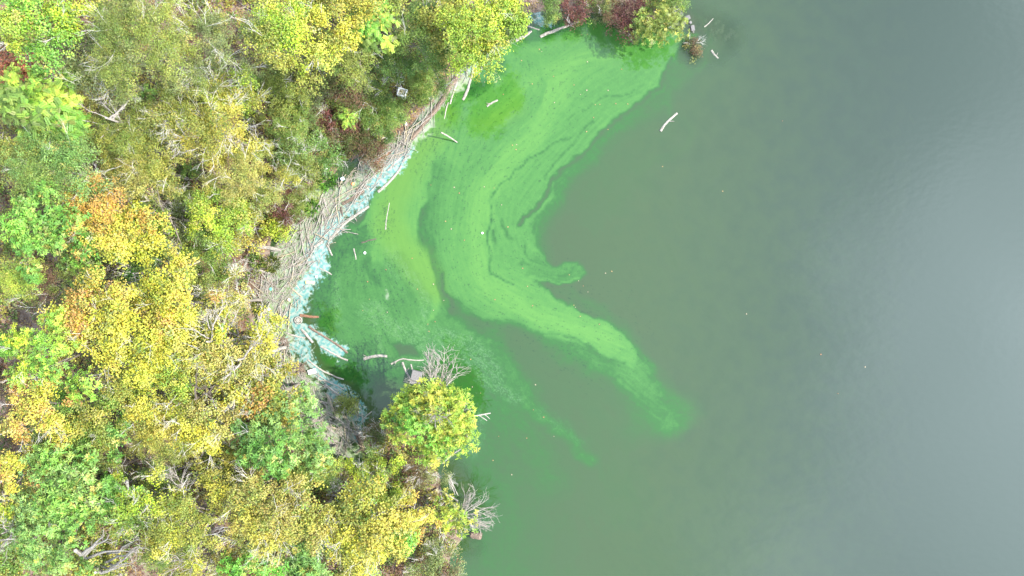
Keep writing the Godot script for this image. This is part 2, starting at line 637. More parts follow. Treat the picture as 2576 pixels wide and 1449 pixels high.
# ---------------------------------------------------------------- textures
func grain_texture() -> Array:
	var w := 256
	var h := 512
	var n := FastNoiseLite.new()
	n.noise_type = FastNoiseLite.TYPE_SIMPLEX_SMOOTH
	n.seed = 5
	n.frequency = 0.05
	n.fractal_octaves = 3
	var im := Image.create(w, h, false, Image.FORMAT_RGB8)
	var hm := Image.create(w, h, false, Image.FORMAT_RGB8)
	for y in h:
		for x in w:
			var a := TAU * x / w
			var cx := cos(a) * 60.0
			var cz := sin(a) * 60.0
			var g := n.get_noise_3d(cx * 3.0, y * 0.12, cz * 3.0)
			var g2 := n.get_noise_3d(cx * 0.5 + 200.0, y * 0.35, cz * 0.5)
			var crack := smoothstep(0.25, 0.45, n.get_noise_3d(cx * 2.2 + 900.0, y * 0.05, cz * 2.2))
			var f := clampf(0.74 + 0.30 * g + 0.22 * g2 - 0.5 * crack, 0.08, 1.0)
			im.set_pixel(x, y, Color(f, f * 0.985, f * 0.96))
			var q := clampf(0.5 + 0.4 * g - 0.5 * crack, 0, 1)
			hm.set_pixel(x, y, Color(q, q, q))
	return [ImageTexture.create_from_image(im), ImageTexture.create_from_image(hm)]

func soil_texture(seed_: int, stops: Array, freq: float) -> ImageTexture:
	var n := FastNoiseLite.new()
	n.seed = seed_
	n.frequency = freq
	n.fractal_octaves = 5
	n.fractal_gain = 0.62
	var a := n.get_seamless_image(512, 512)
	n.seed = seed_ + 3
	n.noise_type = FastNoiseLite.TYPE_CELLULAR
	n.frequency = freq * 5.0
	n.fractal_octaves = 2
	var b := n.get_seamless_image(512, 512)
	var im := Image.create(512, 512, false, Image.FORMAT_RGB8)
	for y in 512:
		for x in 512:
			var f := clampf(a.get_pixel(x, y).r * 0.75 + b.get_pixel(x, y).r * 0.5 - 0.12, 0.0, 0.999) * (stops.size() - 1)
			var k := int(f)
			var c: Color = (stops[k] as Color).lerp(stops[k + 1], f - k)
			im.set_pixel(x, y, c.linear_to_srgb())
	return ImageTexture.create_from_image(im)

func sky_texture() -> ImageTexture:
	var w := 1024
	var h := 512
	var im := Image.create(w, h, false, Image.FORMAT_RGBF)
	var n := FastNoiseLite.new()
	n.seed = 40
	n.frequency = 1.0
	n.fractal_octaves = 4
	n.fractal_gain = 0.42
	var sun := Vector3(cos(deg_to_rad(SUN_UP)), sin(deg_to_rad(SUN_UP)), 0)
	for y in h:
		var v := (y + 0.5) / h * PI
		for x in w:
			var u := (x + 0.5) / w * TAU
			var d := Vector3(sin(v) * sin(u), cos(v), -sin(v) * cos(u))
			var e := maxf(d.y, 0.0)
			var c := Vector3(0.32, 0.40, 0.54).lerp(Vector3(0.95, 1.0, 1.08), pow(1.0 - e, 2.2))
			var ang := acos(clampf(d.dot(sun), -1, 1))
			var glow := exp(-ang / 0.34)
			c += Vector3(1.36, 1.48, 1.66) * glow
			if d.y > 0.0:
				var q := d / (d.y + 0.22)
				var along := -q.x * 0.42 + q.z * 0.91
				var across := q.x * 0.91 + q.z * 0.42
				var k := n.get_noise_3d(along * 1.1 + 3.1, across * 1.5 + 7.7, 0.3)
				k = smoothstep(-0.2, 0.46, k)
				c = c.lerp(Vector3(0.76, 0.86, 1.0) * (1.0 + 2.4 * glow), k * 0.8)
			im.set_pixel(x, y, Color(c.x, c.y, c.z))
	return ImageTexture.create_from_image(im)


# ---------------------------------------------------------------- the algae bloom
const GX0 := 540.0
const GY0 := -80.0
const GX1 := 2720.0
const GY1 := 1540.0
const CELL := 5.0
const TEXEL := 1.8

var gw := 0
var gh := 0
var wx := PackedFloat32Array()
var wy := PackedFloat32Array()
var field := {}
var flow_x := PackedFloat32Array()
var flow_y := PackedFloat32Array()

func lay(name_: String, value: float, soft: float, width: float, p: Array, closed := false, amount := 1.0) -> void:
	var f: PackedFloat32Array = field[name_]
	var pts := PackedVector2Array()
	for k in p.size() / 2:
		pts.append(Vector2(p[2 * k], p[2 * k + 1]))
	if not closed and pts.size() > 2:      # round the corners of lines
		for it in 2:
			var q := PackedVector2Array([pts[0]])
			for k in pts.size() - 1:
				q.append(pts[k].lerp(pts[k + 1], 0.25))
				q.append(pts[k].lerp(pts[k + 1], 0.75))
			q.append(pts[pts.size() - 1])
			pts = q
			if pts.size() > 24:
				break
	var box := Rect2(pts[0], Vector2.ZERO)
	for q in pts:
		box = box.expand(q)
	box = box.grow(width + soft + 24.0)
	var x0 := clampi(int((box.position.x - GX0) / CELL), 0, gw)
	var x1 := clampi(int((box.end.x - GX0) / CELL) + 1, 0, gw)
	var y0 := clampi(int((box.position.y - GY0) / CELL), 0, gh)
	var y1 := clampi(int((box.end.y - GY0) / CELL) + 1, 0, gh)
	var n := pts.size()
	for y in range(y0, y1):
		for x in range(x0, x1):
			var at := y * gw + x
			var q := Vector2(GX0 + x * CELL + wx[at], GY0 + y * CELL + wy[at])
			var best := 1e12
			var inside := false
			var along := Vector2.ZERO
			var a := pts[n - 1] if closed else pts[0]
			for k in range(0 if closed else 1, n):
				var b := pts[k]
				var e := b - a
				var t := clampf((q - a).dot(e) / maxf(e.length_squared(), 0.01), 0.0, 1.0)
				var d2 := (q - a - e * t).length_squared()
				if d2 < best:
					best = d2
					along = e
				if closed and (a.y > q.y) != (b.y > q.y) and q.x < (b.x - a.x) * (q.y - a.y) / (b.y - a.y) + a.x:
					inside = not inside
				a = b
			var d := sqrt(best)
			if closed:
				d = -d if inside else d
			else:
				d -= width
				if name_ == "level" or name_ == "flow":
					var w := exp(-maxf(d, 0.0) / 30.0)
					along = along.normalized()
					if along.dot(Vector2(flow_x[at], flow_y[at])) < 0.0:
						along = -along
					flow_x[at] = lerpf(flow_x[at], along.x, w)
					flow_y[at] = lerpf(flow_y[at], along.y, w)
			var m := 1.0 - smoothstep(-soft, soft, d)
			f[at] = lerpf(f[at], value, m * amount)
	field[name_] = f

func paint_fields() -> void:
	gw = int((GX1 - GX0) / CELL) + 1
	gh = int((GY1 - GY0) / CELL) + 1
	for a in [wx, wy, flow_x, flow_y]:
		pass
	wx.resize(gw * gh)
	wy.resize(gw * gh)
	flow_x.resize(gw * gh)
	flow_y.resize(gw * gh)
	for k in ["level", "cyan", "speck", "thread", "clear", "flow", "pale", "yellow"]:
		var f := PackedFloat32Array()
		f.resize(gw * gh)
		field[k] = f
	var n := FastNoiseLite.new()
	n.seed = 9
	n.frequency = 1.0
	n.fractal_octaves = 4
	n.fractal_gain = 0.55
	for y in gh:
		for x in gw:
			var at := y * gw + x
			var px := GX0 + x * CELL
			var py := GY0 + y * CELL
			wx[at] = 20.0 * n.get_noise_2d(px / 130.0, py / 130.0)
			wy[at] = 20.0 * n.get_noise_2d(px / 130.0 + 50.0, py / 130.0 + 9.0)
			flow_x[at] = 0.45
			flow_y[at] = 0.9
			field.level[at] = 0.06
	lay("level", 0.31, 130, 130, [1180, 850, 1230, 1000, 1260, 1200, 1250, 1450])
	lay("level", 0.20, 90, 60, [1330, 900, 1430, 1010, 1500, 1100, 1560, 1250], false, 0.8)
	lay("level", 0.24, 130, 60, [1800, 120, 1700, 240, 1580, 360, 1500, 460], false, 0.8)
	lay("level", 0.46, 60, 30, [1180, 920, 1260, 1000, 1330, 1100, 1390, 1210], false, 0.7)
	lay("level", 0.42, 50, 22, [1190, 1150, 1220, 1260, 1210, 1380], false, 0.6)
	# the currents
	lay("flow", 0, 60, 80, [1650, 120, 1500, 230, 1350, 350, 1220, 470, 1170, 580, 1180, 680, 1260, 760, 1400, 820, 1560, 880, 1640, 1000])
	lay("flow", 0, 40, 40, [1150, 240, 1030, 400, 975, 520, 990, 640, 1070, 720, 1095, 800])
	# medium green of the inner bowl and the water south of it
	lay("level", 0.67, 30, 0, [880, 560, 1090, 560, 1150, 760, 1200, 860, 1180, 910, 1040, 930, 930, 940, 820, 880, 790, 780, 800, 690], true)
	lay("level", 0.46, 60, 0, [1060, 850, 1230, 860, 1300, 910, 1340, 980, 1300, 1060, 1190, 1090, 1100, 960], true)
	# fringes of the tail
	lay("level", 0.40, 18, 12, [1480, 770, 1560, 815, 1610, 870, 1626, 935], false, 0.9)
	lay("level", 0.62, 26, 30, [1240, 822, 1320, 850, 1400, 880, 1500, 912])
	lay("level", 0.66, 36, 46, [1570, 920, 1610, 975, 1650, 1030, 1672, 1050])
	lay("level", 0.5, 40, 30, [1610, 1010, 1660, 1045, 1725, 1030], false, 0.8)
	lay("level", 0.40, 50, 34, [1450, 930, 1530, 1010, 1610, 1075], false, 0.8)
	lay("level", 0.36, 34, 12, [1715, 170, 1680, 240, 1610, 290, 1540, 335, 1470, 410, 1410, 480, 1375, 540])
	# the bright sheet
	lay("level", 0.82, 7, 0, [1290, 90, 1360, 60, 1460, 45, 1560, 70, 1660, 85, 1755, 82, 1725, 110, 1690, 165, 1665, 225, 1600, 262, 1550, 305, 1503, 352, 1440, 417, 1400, 460, 1380, 500, 1345, 545, 1336, 590, 1346, 625, 1356, 645, 1345, 700, 1365, 726, 1385, 736, 1400, 756, 1425, 772, 1444, 752, 1452, 776, 1482, 786, 1520, 800, 1556, 822, 1586, 852, 1602, 888, 1600, 915, 1588, 932, 1572, 912, 1540, 895, 1480, 870, 1400, 855, 1310, 832, 1230, 806, 1165, 790, 1120, 770, 1080, 690, 1048, 600, 1048, 540, 1060, 420, 1000, 500, 930, 550, 900, 570, 930, 500, 1000, 420, 1040, 350, 1100, 270, 1165, 200, 1230, 140], true)
	lay("level", 0.74, 40, 60, [1640, 130, 1560, 220, 1450, 330, 1370, 430, 1310, 540, 1300, 620], false, 0.8)
	lay("level", 0.98, 26, 26, [1420, 180, 1360, 300, 1290, 400, 1225, 460, 1200, 550, 1200, 640, 1220, 710, 1290, 755, 1350, 800, 1440, 830, 1530, 850])
	lay("level", 0.94, 20, 14, [1560, 130, 1430, 150, 1330, 200, 1240, 290])
	lay("level", 0.70, 24, 16, [1350, 270, 1240, 350, 1170, 430, 1150, 540], false, 0.7)
	lay("level", 0.62, 10, 4, [1330, 150, 1370, 200, 1360, 260], false, 0.5)
	# the dark lane, sharp on its left side
	lay("level", 0.58, 34, 16, [1105, 440, 1088, 520, 1082, 600, 1096, 680, 1125, 750])
	lay("level", 0.60, 24, 12, [1085, 430, 1068, 480, 1062, 540])
	lay("level", 0.36, 18, 10, [1062, 520, 1060, 560, 1070, 620, 1090, 680, 1115, 740, 1140, 775])
	lay("level", 0.26, 24, 14, [1140, 775, 1170, 795, 1210, 815, 1270, 838, 1340, 872])
	lay("level", 0.14, 46, 26, [1290, 860, 1380, 905, 1460, 962, 1540, 1035], false, 0.9)
	lay("level", 0.10, 8, 4, [1112, 690, 1126, 740, 1132, 775], false, 0.8)
	lay("level", 0.90, 5, 0, [1080, 423, 1064, 478, 1054, 543, 1050, 608, 1061, 647, 1077, 680, 1097, 699, 1101, 738, 1103, 770, 1092, 812, 1078, 820, 1085, 780, 1080, 730, 1062, 690, 1040, 655, 1010, 630, 985, 640, 965, 660, 940, 650, 922, 605, 925, 550, 945, 505, 985, 430, 1034, 360, 1080, 330, 1130, 330, 1110, 380], true)
	lay("level", 0.66, 10, 5, [1100, 790, 1140, 830, 1190, 840, 1220, 858], false, 0.8)
	# thin dark seams in the sheet
	lay("level", 0.46, 3, 1.8, [1427, 352, 1356, 381, 1317, 407, 1285, 436, 1249, 462, 1236, 488, 1230, 530, 1228, 576, 1233, 640, 1239, 686, 1259, 700, 1291, 715])
	lay("level", 0.20, 6, 4.5, [1690, 150, 1672, 215, 1610, 250, 1560, 292, 1486, 368, 1434, 420, 1382, 469, 1343, 527, 1311, 563])
	lay("level", 0.55, 2, 1.5, [1590, 225, 1530, 240, 1465, 275, 1430, 300])
	lay("level", 0.50, 5, 5, [1246, 585, 1252, 610])
	lay("level", 0.50, 5, 5, [1262, 556, 1277, 590])
	lay("level", 0.50, 3, 2, [1310, 620, 1325, 655, 1350, 675])
	lay("level", 0.52, 4, 4, [1312, 664, 1328, 668])
	lay("level", 0.50, 3, 2, [1500, 300, 1440, 360, 1400, 420, 1370, 450])
	lay("level", 0.50, 4, 2, [1270, 812, 1330, 838, 1400, 842, 1480, 866, 1540, 905, 1570, 915])
	# the hook to the right
	lay("level", 0.62, 7, 0, [1335, 640, 1352, 645, 1382, 663, 1421, 660, 1453, 657, 1473, 670, 1479, 689, 1466, 712, 1440, 723, 1405, 715, 1363, 709, 1325, 699], true)
	lay("level", 0.80, 4, 3.5, [1335, 698, 1400, 713, 1440, 720, 1464, 706])
	lay("level", 0.45, 5, 4, [1400, 690, 1440, 690, 1450, 676], false, 0.7)
	lay("level", 0.20, 9, 0, [1347, 714, 1400, 724, 1440, 730, 1520, 762, 1570, 806, 1500, 786, 1458, 780, 1425, 766, 1386, 732], true, 0.85)
	lay("level", 0.40, 14, 6, [1440, 742, 1500, 768, 1540, 795], false, 0.5)
	# pale currents in the open water
	lay("level", 0.36, 16, 7, [1690, 290, 1680, 240, 1710, 195, 1780, 150], false, 0.6)
	lay("level", 0.42, 8, 3, [1690, 280, 1680, 250, 1630, 258, 1570, 290], false, 0.6)
	lay("level", 0.26, 16, 8, [1720, 300, 1740, 350, 1700, 390, 1600, 420], false, 0.5)
	lay("level", 0.34, 8, 4, [1740, 0, 1760, 50, 1800, 110, 1760, 180], false, 0.7)
	lay("level", 0.58, 18, 16, [1180, 865, 1240, 880, 1290, 920, 1310, 970, 1330, 1010, 1390, 1060, 1440, 1110, 1490, 1160], false, 0.85)
	lay("level", 0.34, 10, 5, [1480, 1100, 1510, 1160, 1515, 1210], false, 0.6)
	lay("level", 0.42, 30, 14, [1230, 1090, 1220, 1200, 1280, 1250, 1290, 1320], false, 0.5)
	# bowl: pale rings, dark water against the driftwood
	lay("level", 0.52, 16, 0, [870, 590, 930, 575, 925, 620, 880, 650, 845, 690, 825, 730, 825, 770, 840, 810, 850, 840, 800, 815, 785, 760, 795, 700, 820, 650], true)
	lay("level", 0.50, 18, 0, [800, 885, 850, 890, 900, 922, 960, 910, 1010, 905, 1080, 910, 1020, 960, 960, 1000, 900, 985, 850, 940], true)
	lay("level", 0.24, 6, 0, [985, 866, 1010, 856, 1046, 866, 1052, 892, 1000, 898], true)
	lay("level", 0.66, 8, 5, [935, 622, 890, 652, 858, 690, 834, 722, 829, 762, 850, 790, 882, 802])
	lay("level", 0.62, 12, 6, [880, 690, 870, 740, 885, 780, 925, 800], false, 0.6)
	lay("level", 0.62, 10, 5, [930, 650, 900, 690, 890, 720], false, 0.6)
	lay("level", 0.66, 10, 8, [975, 640, 972, 690, 985, 730], false, 0.7)
	lay("level", 0.36, 12, 8, [925, 650, 935, 690, 945, 720], false, 0.7)
	lay("level", 0.32, 18, 9, [1180, 220, 1235, 190, 1260, 160], false, 0.9)
	lay("level", 0.34, 20, 14, [1300, 80, 1360, 95, 1420, 60], false, 0.8)
	lay("level", 0.1, 22, 20, [960, 985, 975, 1030, 940, 1065])
	lay("yellow", 0.9, 30, 36, [1110, 290, 1040, 380, 990, 470, 975, 560, 1000, 610, 1050, 660, 1085, 720])
	lay("yellow", 0.5, 30, 20, [1300, 270, 1210, 310])
	for a in [[[960, 570, 880, 620, 830, 690, 810, 770, 820, 830, 860, 890, 960, 930], 30, 1.0], [[1170, 240, 1240, 180], 30, 1.0], [[1300, 70, 1420, 70], 30, 0.8], [[1150, 260, 1060, 370], 40, 0.7], [[970, 500, 960, 570], 14, 0.8], [[1080, 420, 1130, 400, 1180, 420], 40, 0.6], [[880, 700, 1000, 680, 1000, 760, 930, 850], 40, 0.6], [[1560, 50, 1640, 90], 20, 0.7]]:
		lay("speck", a[2], 24, a[1], a[0])
	lay("speck", 0.36, 60, 110, [1350, 200, 1200, 420, 1150, 600, 1250, 720, 1500, 850], false, 0.7)
	for a in [[[985, 637, 1012, 656, 1040, 690, 1056, 730, 1068, 770, 1064, 812], 11], [[930, 790, 960, 802, 1000, 830, 1040, 830, 1066, 850], 26], [[925, 782, 945, 850, 960, 890], 9], [[1060, 850, 1110, 850, 1140, 870, 1180, 862], 22], [[1130, 880, 1200, 900, 1240, 940], 30], [[1230, 960, 1300, 1000], 16],  [[840, 700, 850, 800], 8], [[1200, 1060, 1190, 1130], 20], [[950, 925, 1060, 905], 10], [[1010, 685, 985, 690, 978, 660], 3]]:
		lay("thread", 1.0, 14, a[1], a[0])
	lay("thread", 0.45, 16, 8, [1362, 1030, 1420, 1080, 1460, 1112])
	lay("pale", 0.42, 3, 3, [968, 738, 976, 752, 980, 772])
	lay("pale", 0.42, 4, 4, [1178, 846, 1182, 854])
	# turquoise scum among the driftwood
	for a in [[[1210, 130, 1180, 165], 10, 0.9], [[1345, 40, 1370, 46], 10, 0.9], [[1020, 385, 985, 420, 950, 455, 925, 478], 13, 1.0], [[905, 505, 880, 525], 12, 0.75], [[850, 560, 810, 590, 790, 640, 800, 665], 18, 0.9], [[775, 690, 760, 720, 755, 770, 740, 800], 15, 0.9], [[750, 830, 800, 845, 850, 880], 12, 0.85], [[755, 860, 775, 905, 815, 950, 850, 985], 13, 0.75], [[850, 990, 880, 1020, 900, 1050], 17, 0.7], [[905, 1080, 900, 1100], 14, 0.5], [[700, 860, 740, 880], 10, 0.5]]:
		lay("cyan", a[2], 14, a[1] * 1.2, a[0])
	# pale green scum under the mat of sticks
	for a in [[[1190, 150, 1120, 235, 1060, 310, 1000, 380, 920, 440, 840, 510], 22, 0.9], [[820, 530, 750, 610, 720, 690], 60, 0.8], [[715, 700, 690, 800, 690, 900], 50, 0.85], [[720, 930, 790, 1000, 850, 1090, 900, 1130], 50, 0.7]]:
		lay("pale", a[2], 14, a[1], a[0])
	lay("clear", 0.8, 34, 34, [1690, 20, 1770, 60, 1830, 90])
	lay("clear", 0.7, 24, 26, [1150, 1190, 1180, 1280, 1190, 1380])
	lay("clear", 0.45, 24, 20, [1720, 130, 1800, 140])

func up(a: PackedFloat32Array, w: int, h: int) -> PackedFloat32Array:
	var im := Image.create_from_data(gw, gh, false, Image.FORMAT_RF, a.to_byte_array())
	im.resize(w, h, Image.INTERPOLATE_CUBIC)
	return im.get_data().to_float32_array()

func bloom_texture() -> ImageTexture:
	paint_fields()
	var w := int((GX1 - GX0) / TEXEL)
	var h := int((GY1 - GY0) / TEXEL)
	var level := up(field.level, w, h)
	var cyan := up(field.cyan, w, h)
	var speck := up(field.speck, w, h)
	var thread := up(field.thread, w, h)
	var clear := up(field.clear, w, h)
	var pale := up(field.pale, w, h)
	var yellow := up(field.yellow, w, h)
	var fx := up(flow_x, w, h)
	var fy := up(flow_y, w, h)
	var seeds := PackedFloat32Array()
	var dots := PackedFloat32Array()
	seeds.resize(w * h)
	dots.resize(w * h)
	for k in w * h:
		seeds[k] = rng.randf() - 0.5
		dots[k] = 1.0 if rng.randf() < 0.022 else 0.0
	# smear random grains along the currents
	var n := FastNoiseLite.new()
	n.seed = 3
	n.frequency = 1.0
	n.fractal_octaves = 4
	n.fractal_gain = 0.55
	var soft := FastNoiseLite.new()
	soft.seed = 8
	soft.frequency = 0.13
	soft.fractal_octaves = 2
	var bands := soft.get_image(w, h, false, false, false)
	bands.convert(Image.FORMAT_RF)
	var band := bands.get_data().to_float32_array()
	soft.seed = 12
	soft.frequency = 0.085
	soft.fractal_octaves = 3
	var waves := soft.get_image(w * 3 / 5, h, false, false, false)
	waves.resize(w, h, Image.INTERPOLATE_CUBIC)
	waves.convert(Image.FORMAT_L8)
	var calm := waves.get_data()
	var bytes := PackedByteArray()
	bytes.resize(w * h * 4)
	var stops := [Vector3(0.020, 0.105, 0.020), Vector3(0.108, 0.200, 0.075), Vector3(0.092, 0.218, 0.068), Vector3(0.062, 0.275, 0.048), Vector3(0.135, 0.45, 0.085), Vector3(0.20, 0.56, 0.10)]
	var at_ := [-0.25, 0.05, 0.25, 0.5, 0.78, 1.0]
	for y in h:
		for x in w:
			var k := y * w + x
			var lv := level[k]
			var px := GX0 + x * TEXEL
			var py := GY0 + y * TEXEL
			var dx := fx[k]
			var dy := fy[k]
			var g := 0.0
			var dot := 0.0
			var g2 := 0.0
			if px < 1950.0:
				var len_ := sqrt(dx * dx + dy * dy) + 0.001
				dx = dx / len_ * 1.5
				dy = dy / len_ * 1.5
				for s in range(-7, 8):
					var ix := clampi(int(x + dx * s), 0, w - 1)
					var iy := clampi(int(y + dy * s), 0, h - 1)
					g += seeds[iy * w + ix]
					g2 += band[clampi(int(y + dy * s * 3.0), 0, h - 1) * w + clampi(int(x + dx * s * 3.0), 0, w - 1)] - 0.5
					if s >= -1 and s <= 1:
						dot += dots[iy * w + ix]
				g *= 0.22
				g2 *= 0.22
			var lx := dx * 0.66
			var ly := dy * 0.66
			# long soft streaks: noise stretched along the current
			var u := px * lx + py * ly
			var v := -px * ly + py * lx
			var big := n.get_noise_2d(px / 60.0, py / 60.0)
			var mid := n.get_noise_2d(px / 22.0 + big * 1.4, py / 22.0 + 40.0 + big)
			var inside := smoothstep(0.2, 0.7, lv)
			var l2 := lv + (g * 0.09 + g2 * 0.16) * (0.3 + inside) + mid * (0.05 * (0.35 + inside) + 0.34 * inside * (1.0 - inside)) + big * (0.05 + 0.10 * inside * (1.0 - inside))
			var filament := 0.0
			if thread[k] > 0.02:
				var t := n.get_noise_2d(px / 34.0 + mid * 1.2 + 70.0, py / 34.0 + big * 2.0)
				var line := 1.0 - smoothstep(0.0, 0.05, absf(t))
				var line2 := 1.0 - smoothstep(0.0, 0.07, absf(n.get_noise_2d(px / 15.0 + big * 2.0, py / 15.0 + 90.0 + mid * 2.0)))
				filament = line * 0.6 + line2 * 0.5
				l2 += thread[k] * (line * 0.38 + line2 * 0.26 + 0.14 * smoothstep(0.0, 0.2, t))
			var j := 0
			while j < 4 and l2 > at_[j + 1]:
				j += 1
			var f := clampf((l2 - at_[j]) / (at_[j + 1] - at_[j]), 0.0, 1.15)
			var c: Vector3 = (stops[j] as Vector3).lerp(stops[j + 1], f)
			c = c.lerp(Vector3(0.055, 0.108, 0.068), smoothstep(1500.0, 2300.0, px + 120.0 * big) * (1.0 - smoothstep(0.1, 0.4, lv)))
			c = c.lerp(Vector3(0.25, 0.56, 0.05), clampf(yellow[k], 0.0, 1.0) * 0.6 * inside)
			if thread[k] > 0.02:
				c = c.lerp(Vector3(0.30, 0.52, 0.32), clampf(thread[k], 0.0, 1.0) * clampf(filament * 0.55 + 0.3 * maxf(0.0, g * 1.5 + mid), 0.0, 0.75))
			if speck[k] > 0.02 and dot > 0.0:
				var q := n.get_noise_2d(px / 18.0 + 200.0, py / 18.0)
				if q + speck[k] * 0.75 > 0.28:
					c = c.lerp(Vector3(0.015, 0.085, 0.035), clampf(0.45 + 0.4 * speck[k], 0.0, 0.85))
			if speck[k] > 0.5:
				var q := n.get_noise_2d(px / 9.0, py / 9.0 + 300.0)
				c = c.lerp(Vector3(0.02, 0.10, 0.035), clampf((q - 0.1) * 2.5, 0.0, 0.5) * (speck[k] - 0.3))
			if pale[k] > 0.02:
				var q := smoothstep(-0.3, 0.2, mid + big * 0.5 + pale[k] - 0.5)
				c = c.lerp(Vector3(0.62, 0.88, 0.42).lerp(Vector3(0.84, 0.98, 0.72), clampf(0.5 + mid * 2.0, 0, 1)), q * clampf(pale[k] * 1.4, 0, 1))
			if cyan[k] > 0.02:
				var q := smoothstep(0.2, 0.55, cyan[k] + mid * 0.7 + big * 0.2 + g * 0.5)
				c = c.lerp(Vector3(0.32, 0.82, 0.80).lerp(Vector3(0.88, 1.08, 0.98), clampf(0.5 + 2.2 * n.get_noise_2d(px / 12.0, py / 12.0 + 77.0), 0, 1)), q * 0.92)
			var b := k * 4
			var col := Color(maxf(c.x, 0.0) * 0.222, maxf(c.y, 0.0) * 0.222, maxf(c.z, 0.0) * 0.222).linear_to_srgb()
			bytes[b] = int(clampf(col.r, 0, 1) * 255.0)
			bytes[b + 1] = int(clampf(col.g, 0, 1) * 255.0)
			bytes[b + 2] = int(clampf(col.b, 0, 1) * 255.0)
			var edge := minf(minf(float(x), float(w - 1 - x)), minf(float(y), float(h - 1 - y))) / 12.0
			calm[k] = int(128.0 + (calm[k] - 128.0) * (1.0 - 0.8 * smoothstep(0.3, 0.8, l2)) * clampf(edge, 0.0, 1.0))
			bytes[b + 3] = int(255.0 * (1.0 - 0.3 * clampf(clear[k], 0.0, 1.0)))
	var ri := Image.create_from_data(w, h, false, Image.FORMAT_L8, calm)
	ri.convert(Image.FORMAT_RGB8)
	ripples = ImageTexture.create_from_image(ri)
	return ImageTexture.create_from_image(Image.create_from_data(w, h, false, Image.FORMAT_RGBA8, bytes))


# ---------------------------------------------------------------- the scene
func _ready() -> void:
	# camera, sky, sun, exposure
	var cam := Camera3D.new()
	cam.name = "camera"
	cam.position = Vector3(0, EYE, 0)
	cam.rotation = Vector3(-PI / 2, 0, 0)
	cam.fov = rad_to_deg(2.0 * atan(0.74 * 0.5625))
	cam.near = 0.1
	cam.far = 3000.0
	add_child(cam)
	var env := Environment.new()
	env.background_mode = Environment.BG_SKY
	env.sky = Sky.new()
	var pano := PanoramaSkyMaterial.new()
	pano.panorama = sky_texture()
	env.sky.sky_material = pano
	env.tonemap_mode = Environment.TONE_MAPPER_LINEAR
	env.background_energy_multiplier = 1.3
	env.tonemap_exposure = 3.2
	env.sdfgi_enabled = true
	env.ssao_enabled = true
	env.ssil_enabled = true
	var we := WorldEnvironment.new()
	we.name = "world_environment"
	we.environment = env
	add_child(we)
	var sun := DirectionalLight3D.new()
	sun.name = "sun"
	sun.light_energy = 1.35
	sun.light_color = Color(1.0, 0.96, 0.90)
	sun.light_angular_distance = 0.5
	sun.shadow_enabled = true
	sun.rotation = Vector3(-deg_to_rad(SUN_UP), PI / 2, 0)
	add_child(sun)

	rng.seed = 4711
	noise.seed = 2
	noise.frequency = 0.01
	noise.fractal_octaves = 3
	var line := [1725, -300, 1705, -20, 1692, 38, 1650, 58, 1570, 46, 1500, 30, 1400, 26, 1330, 34, 1285, 66, 1215, 122, 1160, 172, 1100, 232, 1050, 300, 995, 352, 922, 388, 852, 424, 785, 482, 738, 545, 690, 600, 676, 680, 645, 760, 640, 850, 682, 955, 730, 1040, 782, 1112, 850, 1160, 905, 1172, 935, 1112, 975, 1075, 1010, 1030, 1040, 985, 1085, 985, 1112, 1010, 1125, 1060, 1118, 1130, 1104, 1180, 1118, 1250, 1150, 1320, 1164, 1362, 1138, 1400, 1128, 1520, 1150, 2200, -5000, 2200, -5000, -2000]
	for k in line.size() / 2:
		shore.append(Vector2(line[2 * k], line[2 * k + 1]))
	materials()
	make_clumps()
	build_ground()
	build_water()
	build_trees()
	build_saplings()
	build_driftwood()
	build_rocks_and_litter()

